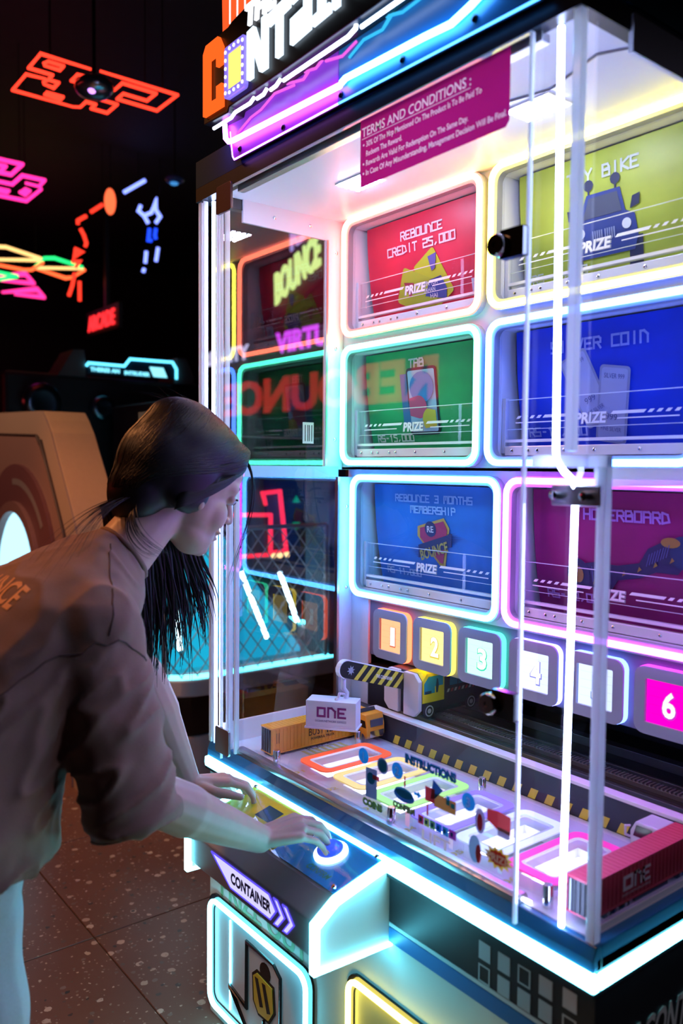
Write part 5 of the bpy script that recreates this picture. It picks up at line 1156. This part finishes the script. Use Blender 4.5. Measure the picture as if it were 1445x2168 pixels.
dia('farthest pink ' + dl, [[(-7.48, 1.67), (-7.09, 1.91), (-7.45, 2.1), (-7.5, 1.8)]], [NK])
PL = RIGHT(-5, 0, 0)
t = neon('neon_figure', 'red neon basketball player outline', 'neon sign', [[(1.78, 2.9), (1.68, 2.82)], [(1.64, 2.78), (1.57, 2.73), (1.57, 2.70)], [(1.59, 2.67), (1.62, 2.62), (1.64, 2.56), (1.63, 2.53)], [(1.54, 2.5), (1.6, 2.48), (1.54, 2.43), (1.55, 2.49)],
    [(1.52, 2.39), (1.58, 2.4), (1.55, 2.35)], [(1.54, 2.3), (1.52, 2.2), (1.49, 2.11)], [(1.58, 2.24), (1.58, 2.08)]], PL, .015, glow('neon_red_figure', (1.6, .06, .03)))
mk('neon_ball', G().ell((-5, 1.846, 2.938), (.03, .05, .11)), glow('neon_ball', (1.5, .2, .07)), t, True); hang(t, ((-5, 1.78), (-5, 1.85)), 2.9, 3.4)
t = neon('neon_figure', 'blue neon batsman outline with a raised bat', 'neon sign', [[(1.97, 3.04), (2.16, 3.18)], [(2.12, 2.96), (2.1, 2.91), (2.15, 2.88), (2.22, 2.92), (2.26, 3.03), (2.26, 2.95), (2.3, 2.9), (2.26, 2.84)], [(2.15, 2.88), (2.19, 2.82)], [(2.2, 2.78), (2.19, 2.68), (2.22, 2.68)], [(2.26, 2.79), (2.25, 2.73), (2.26, 2.7)], [(2.17, 2.58), (2.16, 2.48)], [(2.28, 2.63), (2.26, 2.51)], [(2.15, 2.43), (2.14, 2.4)]], PL, .016, [glow('neon_blue_figure', (.45, .6, 2.2)), MATS['neon_blue_figure'], MATS['neon_blue_figure'], glow('neon_deep_blue', (.02, .1, 1.6)), MATS['neon_deep_blue']] + [MATS['neon_blue_figure']] * 3)
hang(t, ((-5, 2.1), (-5, 2.3)), 3.1, 3.4)
t = thing('arcade_sign', (-6.1, 2.2, 2.05), 'small red lit ARCADE sign far down the hall', 'sign')
mk('sign_panel', G().box(-6.5, -5.7, 2.21, 2.25, 2.02, 2.26), DARK, t); mk('sign_letters', G().text('ARCADE', FRONT(0, 2.205), -6.1, 2.07, .15, .66, ext=.01, bold=.03), glow('arcade_red', (1.6, .04, .05)), t)
mk('sign_post', G().box(-6.12, -6.08, 2.24, 2.28, 2.26, 3.4), DARK, t)
t = thing('ceiling_lamp', (-1.9, .496, 2.36), 'oval mirrored lamp hanging in front of the red ceiling neon', 'lamp')
mk('lamp_dome', G().ell((-1.9, .496, 2.412), (.10, .085, .045)), mat('lamp_mirror', (.5, .5, .6), .25, .9), t, True); mk('lamp_stem', G().tube([(-1.9, .496, 2.45), (-1.9, .496, 3.4)], .008, 8), DARK, t); mk('lamp_bulb', G().ell((-1.86, .47, 2.385), (.02, .02, .02)), glow('bulb_lilac', (1.2, .5, 2)), t, True)
t = thing('ceiling_lamp', (-3.796, 1.839, 2.75), 'tiny blue lamp glowing far under the dark ceiling', 'lamp')
mk('lamp_dome', G().ell((-3.796, 1.839, 2.80), (.07, .07, .03)), mat('lamp_blue', (.1, .2, .5), .3), t, True); mk('lamp_bulb', G().ell((-3.79, 1.83, 2.768), (.03, .03, .012)), glow('bulb_blue', (.05, .25, .6)), t, True); mk('lamp_stem', G().tube([(-3.796, 1.839, 2.82), (-3.796, 1.839, 3.4)], .006, 6), DARK, t)
# virtual reality pod with a cyan outlined header
t = thing('game_pod', (-3.7, 1.35, -.66), 'dark game pod with a cyan outlined header behind the girl', 'arcade machine'); vp = RIGHT(-3.5, 0, 0)
PODM = mat('pod_dark', (.03, .032, .04), .45)
mk('pod_body', G().box(-4.3, -3.52, .55, 2.0, -.66, 1.31), PODM, t, bevel=.03)
mk('header_panel', G().prism([(1.06, 1.37), (1.075, 1.39), (1.32, 1.39), (1.36, 1.44), (1.67, 1.445), (1.70, 1.40), (1.70, 1.33), (1.07, 1.32)], vp, -.03, -.004), mat('header_navy', (.01, .05, .09), .4), t)
mk('header_outline', G().tube2([(1.06, 1.37), (1.075, 1.39), (1.32, 1.39), (1.36, 1.44), (1.67, 1.445), (1.70, 1.40), (1.70, 1.33)], vp, 0, .009), glow('header_cyan', (.25, 1.5, 2.2)), t, True)
mk('header_letters', G().text('THERES AN', vp, 1.185, 1.34, .028, .2, ext=.003, bold=.04), glow('header_text', (.3, 1.1, 1.4)), t); mk('header_letters', G().text('INTRUDER', vp, 1.41, 1.335, .026, .18, ext=.003, bold=.04), MATS['header_text'], t)
mk('header_screen', G().prism([(1.5, 1.40), (1.6, 1.40), (1.63, 1.335), (1.53, 1.335)], vp, -.002, .002), glow('header_glow', (.35, 1.1, 1.3)), t)
for a in ([(.88, 1.30), (.98, 1.47), (1.05, 1.475), (1.06, 1.39), (1.06, 1.30)], [(1.68, 1.30), (1.71, 1.48), (1.78, 1.48), (1.84, 1.36), (1.84, 1.30)]): mk('pod_horn', G().prism(a, vp, -.25, -.01), mat('pod_grey', (.16, .14, .14), .5), t)
for y, z, r in ((.762, 1.118, .12), (1.153, 1.10, .08)):
    o = mk('chrome_ring', G().revolve([(r * .55, .0), (r, .0), (r * 1.05, .05), (r * .9, .1), (r * .55, .09)], RIGHT(-3.52, y, z), 24), mat('pod_chrome', (.25, .4, .5), .25, 1), t, True); mk('ring_core', G().revolve([(r * .54, .04), (r * .3, .03), (r * .05, .028)], RIGHT(-3.52, y, z), 18), BLACK, o, True)
# rounded orange and pink cabinet
t = thing('wheel_cabinet', (-2.5, .4, -.66), 'rounded orange sided cabinet with a glowing white porthole', 'arcade machine')
cur = [(-2.045, .972), (-1.99, .93), (-1.93, .87), (-1.862, .777), (-1.79, .68), (-1.72, .585), (-1.639, .47), (-1.60, .38), (-1.575, .25), (-1.57, .1), (-1.57, -.66)]
prof = [(-3.35, -.66), (-3.35, .25), (-3.3, .5), (-3.1, .8), (-2.9, .97), (-2.75, .995)] + cur
yf = FRONT(0, .3)
mk('cabinet_side', G().prism(prof[::-1], yf, -.20, -.004), mat('cabinet_orange', (.55, .36, .22), .5, noise=.05), t, bevel=.004)
def inset(d): return [(-3.35 + d, -.66), (-3.35 + d, .25), (-3.3 + d, .5 - d * .2), (-3.1 + d * .7, .8 - d * .6), (-2.9 + d * .4, .97 - d), (-2.75, .995 - d)] + [(x - d * (.5 if z > .9 else 1), z - (d if z > .9 else d * .35)) for x, z in cur[:-1]] + [(-1.57 - d, -.66)]
mk('face_rim', G().prism(inset(0)[::-1], yf, -.004, .004), mat('cabinet_cream', (.36, .25, .2), .5), t); mk('face_panel', G().prism(inset(.11)[::-1], yf, .004, .012), mat('cabinet_pink', (.24, .13, .12), .5), t)
cc = (-2.37, .17); mk('face_seam', G().tube2(inset(.11)[1:-1], yf, .012, .006), mat('seam_dark', (.04, .02, .02), .6), t)
mk('porthole_ring', G().ring(circ(*cc, .56, 48), circ(*cc, .38, 48), yf, .012, .03), mat('ring_maroon', (.13, .045, .055), .5), t); mk('porthole_frame', G().ring(circ(*cc, .379, 48), circ(*cc, .33, 48), yf, .012, .05), mat('ring_rose', (.2, .09, .09), .5), t)
g = G(); g.ring([(cc[0] + .49 * math.cos(R(a)), cc[1] + .49 * math.sin(R(a))) for a in range(35, 96, 6)], [(cc[0] + .46 * math.cos(R(a)), cc[1] + .46 * math.sin(R(a))) for a in range(35, 96, 6)], yf, .03, .031); g.f = g.f[:-4]; g.mi = g.mi[:-4]; mk('ring_mark', g, mat('ring_grey', (.2, .15, .16), .5), t)
mk('porthole_light', G().revolve([(.33, .014), (.29, .03), (.15, .045), (.01, .05)], FRONT(cc[0], .3, cc[1]), 40), glow('porthole_glow', (.75, 1.5, 1.9), .8), t, True)
# cyan lit machine with a wire lattice side
t = thing('lattice_machine', (-1.9, 1.2, -.66), 'cyan lit machine with diamond lattice side seen past the glass', 'arcade machine')
def rb(x0, x1, y0, y1, z0, z1, r): return G().prism(rrect(x0, x1, y0, y1, r, 6), TOP(0, 0, z0), 0, z1 - z0)
mk('foot', rb(-2.5, -1.36, .56, 1.75, -.66, -.44, .18), mat('machine_white', (.5, .52, .54), .4), t); mk('black_body', rb(-2.48, -1.38, .58, 1.73, -.44, -.245, .17), BLACK, t); mk('ledge', rb(-2.55, -1.29, .515, 1.8, -.245, -.17, .22), MATS['machine_white'], t, bevel=.01)
mk('ring_light', G().tube([(x, y, -.163) for x, y in rrect(-2.52, -1.31, .535, 1.78, .2, 6)], .011, 8, True), glow('ring_cyan', (.5, 4.5, 5.5)), t, True)
mk('inner_panel', G().loft([[V((-1.42, .62, -.15)), V((-1.42, 1.3, -.15)), V((-1.42, 1.3, -.13)), V((-1.42, .62, -.13))], [V((-2.2, .62, .36)), V((-2.2, 1.3, .36)), V((-2.2, 1.3, .38)), V((-2.2, .62, .38))]]), glow('machine_screen', (.01, .38, .6)), t)
mk('glow_panel', G().box(-2.22, -2.2, .6, 1.32, -.15, .33), glow('machine_cyan_glow', (.05, .9, 1.3)), t)
mk('side_stripe', G().prism([(-2.1, .0), (-1.5, -.12), (-1.5, -.04), (-2.1, .18)], FRONT(0, 1.34), 0, .01), mat('machine_dark_blue', (.01, .1, .16), .4), t)
for a, b_ in (((-1.36, .937, .259), (-1.36, 1.074, -.049)), ((-1.36, 1.143, .244), (-1.36, 1.242, .007)), ((-1.36, .60, .29), (-1.36, .64, -.05))): mk('light_tube', G().tube([a, b_], .011, 8), glow('machine_tube', (5, 8, 9)), t, True)
g = G()
y0, y1, z0, z1, st = .54, 1.36, -.155, .46, .062
for k in range(-12, 26):
    for s in (1, -1):
        # one diagonal wire clipped to the lattice rectangle
        c0 = y0 + k * st * 1.2; P = []
        for q in range(41):
            zz = z0 + (z1 - z0) * q / 40; yy = c0 + s * (zz - z0) * .8 + (0 if s > 0 else .45)
            if y0 <= yy <= y1: P.append((-1.30 - .002 * s, yy, zz))
        if len(P) > 1: g.tube([P[0], P[-1]], .0028, 5)
tag(mk('wire_lattice', g, mat('lattice_wire', (.42, .5, .55), .45), t), kind='stuff')
for a, b_ in (((-1.30, y0, z1), (-1.30, y1, z1)), ((-1.30, y0, z0), (-1.30, y0, z1)), ((-1.30, y1, z0), (-1.30, y1, z1))): mk('lattice_rim', G().tube([a, b_], .010, 8), mat('machine_grey', (.3, .33, .36), .4), t)
mk('end_column', G().box(-1.5, -1.3, 1.38, 1.6, -.17, .95), mat('machine_slate', (.06, .09, .12), .5), t, bevel=.01)
mk('back_column', G().box(-2.45, -2.25, .57, 1.37, -.17, .36), DARK, t)
mk('top_beam', G().box(-1.5, -1.3, .52, 1.379, .86, .95), mat('machine_slate', (.06, .09, .12), .5), t)
# red neon cabinet beyond it
t = thing('neon_cabinet', (-3.0, 1.8, -.66), 'dark cabinet with red neon bars and three round bulbs', 'arcade machine'); nf = RIGHT(-2.6, 0, 0)
mk('cabinet_body', G().box(-3.3, -2.61, 1.15, 2.6, -.66, 1.1), DARK, t, bevel=.01)
NRB = glow('neon_red_bars', (1.6, .03, .08)); k_ = 4.385 / 3.785
def up_(y, z): return (-.954 + (y + .954) * k_, .724 + (z - .724) * k_)
for l in ([(1.469, .52), (1.45, .585), (1.56, .594), (1.603, .267), (1.501, .26), (1.50, .466), (1.221, .474)], [(1.0, .562), (1.2, .562)], [(1.0, .415), (1.2, .415)], [(.98, .25), (1.5, .25)], [(1.0, .562), (1.0, .25)]):
    mk('neon_bar', G().tube2([up_(*p) for p in l], nf, .012, .012), NRB, t, True)
for q in range(3): mk('round_bulb', G().ell(V((-2.585, *up_(1.515 + q * .045, .245))), (.02, .02, .02)), glow('bulb_warm', (2, 1.2, .5)), t, True)
mk('meter_panel', G().prism([up_(*p) for p in ((1.47, .575), (1.55, .575), (1.585, .28), (1.51, .28))][::-1], nf, .001, .006), mat('meter_grey', (.12, .1, .12), .5), t)
for z, s in ((.53, 1), (.42, -1)): mk('arrow_lamp', G().prism([up_(1.65, z), up_(1.70, z), up_(1.675, z + s * .04)][::s], nf, .001, .005), glow('arrow_green', (.0, .22, .12)), t)
mk('speaker_ring', G().revolve([(.05, 0), (.09, .0), (.095, .02), (.06, .03)], RIGHT(-2.6, *up_(1.85, .47)), 20), mat('ring_copper', (.4, .16, .06), .4, .5), t, True)
# letters hung in the hall, seen through the side glass
t = thing('bounce_sign', (-4.6, 3.5, 2.2), 'lime white BOUNCE sign glowing behind the upper side glass', 'sign'); bfq = FR((-4.98, 3.5, 2.29), (.943, 0, .333), (-.05, 0, 1))
mk('sign_board', G().prism([(-.1, -.12), (.9, -.12), (.9, .5), (-.1, .5)], bfq, -.05, -.02), mat('board_plum', (.05, .02, .04), .6), t); mk('sign_letters', G().text('BOUNCE', bfq, 0, 0, .30, .77, 'l', ext=.02, bold=.03), glow('bounce_lime', (.75, 1.0, .3)), t); mk('sign_letters', G().text('RE', bfq, .42, .36, .18, ext=.02, bold=.03), glow('re_lilac', (.3, .25, .6)), t); mk('hanging_rod', G().tube([(-4.6, 3.53, 2.5), (-4.6, 3.53, 3.4)], .015, 8), DARK, t)
t = thing('virtual_sign', (-4.6, 3.5, 1.8), 'purple VIRTUAL lettering glowing behind the side glass', 'sign')
mk('sign_board', G().box(-6.6, -3.2, 3.52, 3.56, 1.72, 2.12), mat('board_plum', (.05, .02, .04), .6), t); mk('sign_letters', G().text('VIRTUAL', FRONT(0, 3.515), -5.0, 1.83, .2, 1.2, 'l', ext=.01, bold=.04), glow('virtual_purple', (.75, .06, .9)), t); mk('sign_letters', G().text('REALITY', FRONT(0, 3.515), -6.45, 1.83, .15, .95, 'l', ext=.01, bold=.03), glow('reality_white', (.6, .55, .8)), t)
for x in (-6.2, -3.6): mk('hanging_rod', G().tube([(x, 3.54, 2.12), (x, 3.54, 3.4)], .015, 8), DARK, t)
t = thing('rebounce_sign', (-5.0, -4.0, 1.2), 'big red REBOUNCE sign behind the viewer mirrored in the front glass', 'sign'); rfq = FR((-3.25, -4.0, 1.27), (-1, 0, 0), (0, 0, 1))
mk('sign_board', G().prism([(-.1, -.1), (3.7, -.1), (3.7, .62), (-.1, .62)], rfq, -.06, -.02), DARK, t); mk('sign_letters', G().text('REBOUNCE', rfq, 0, .06, .37, 3.55, 'l', ext=.02, bold=.03), glow('rebounce_red', (2.6, .1, .1)), t)
for x in (-3.6, -6.4): mk('hanging_rod', G().tube([(x, -4.03, 1.85), (x, -4.03, 3.4)], .02, 8), DARK, t)
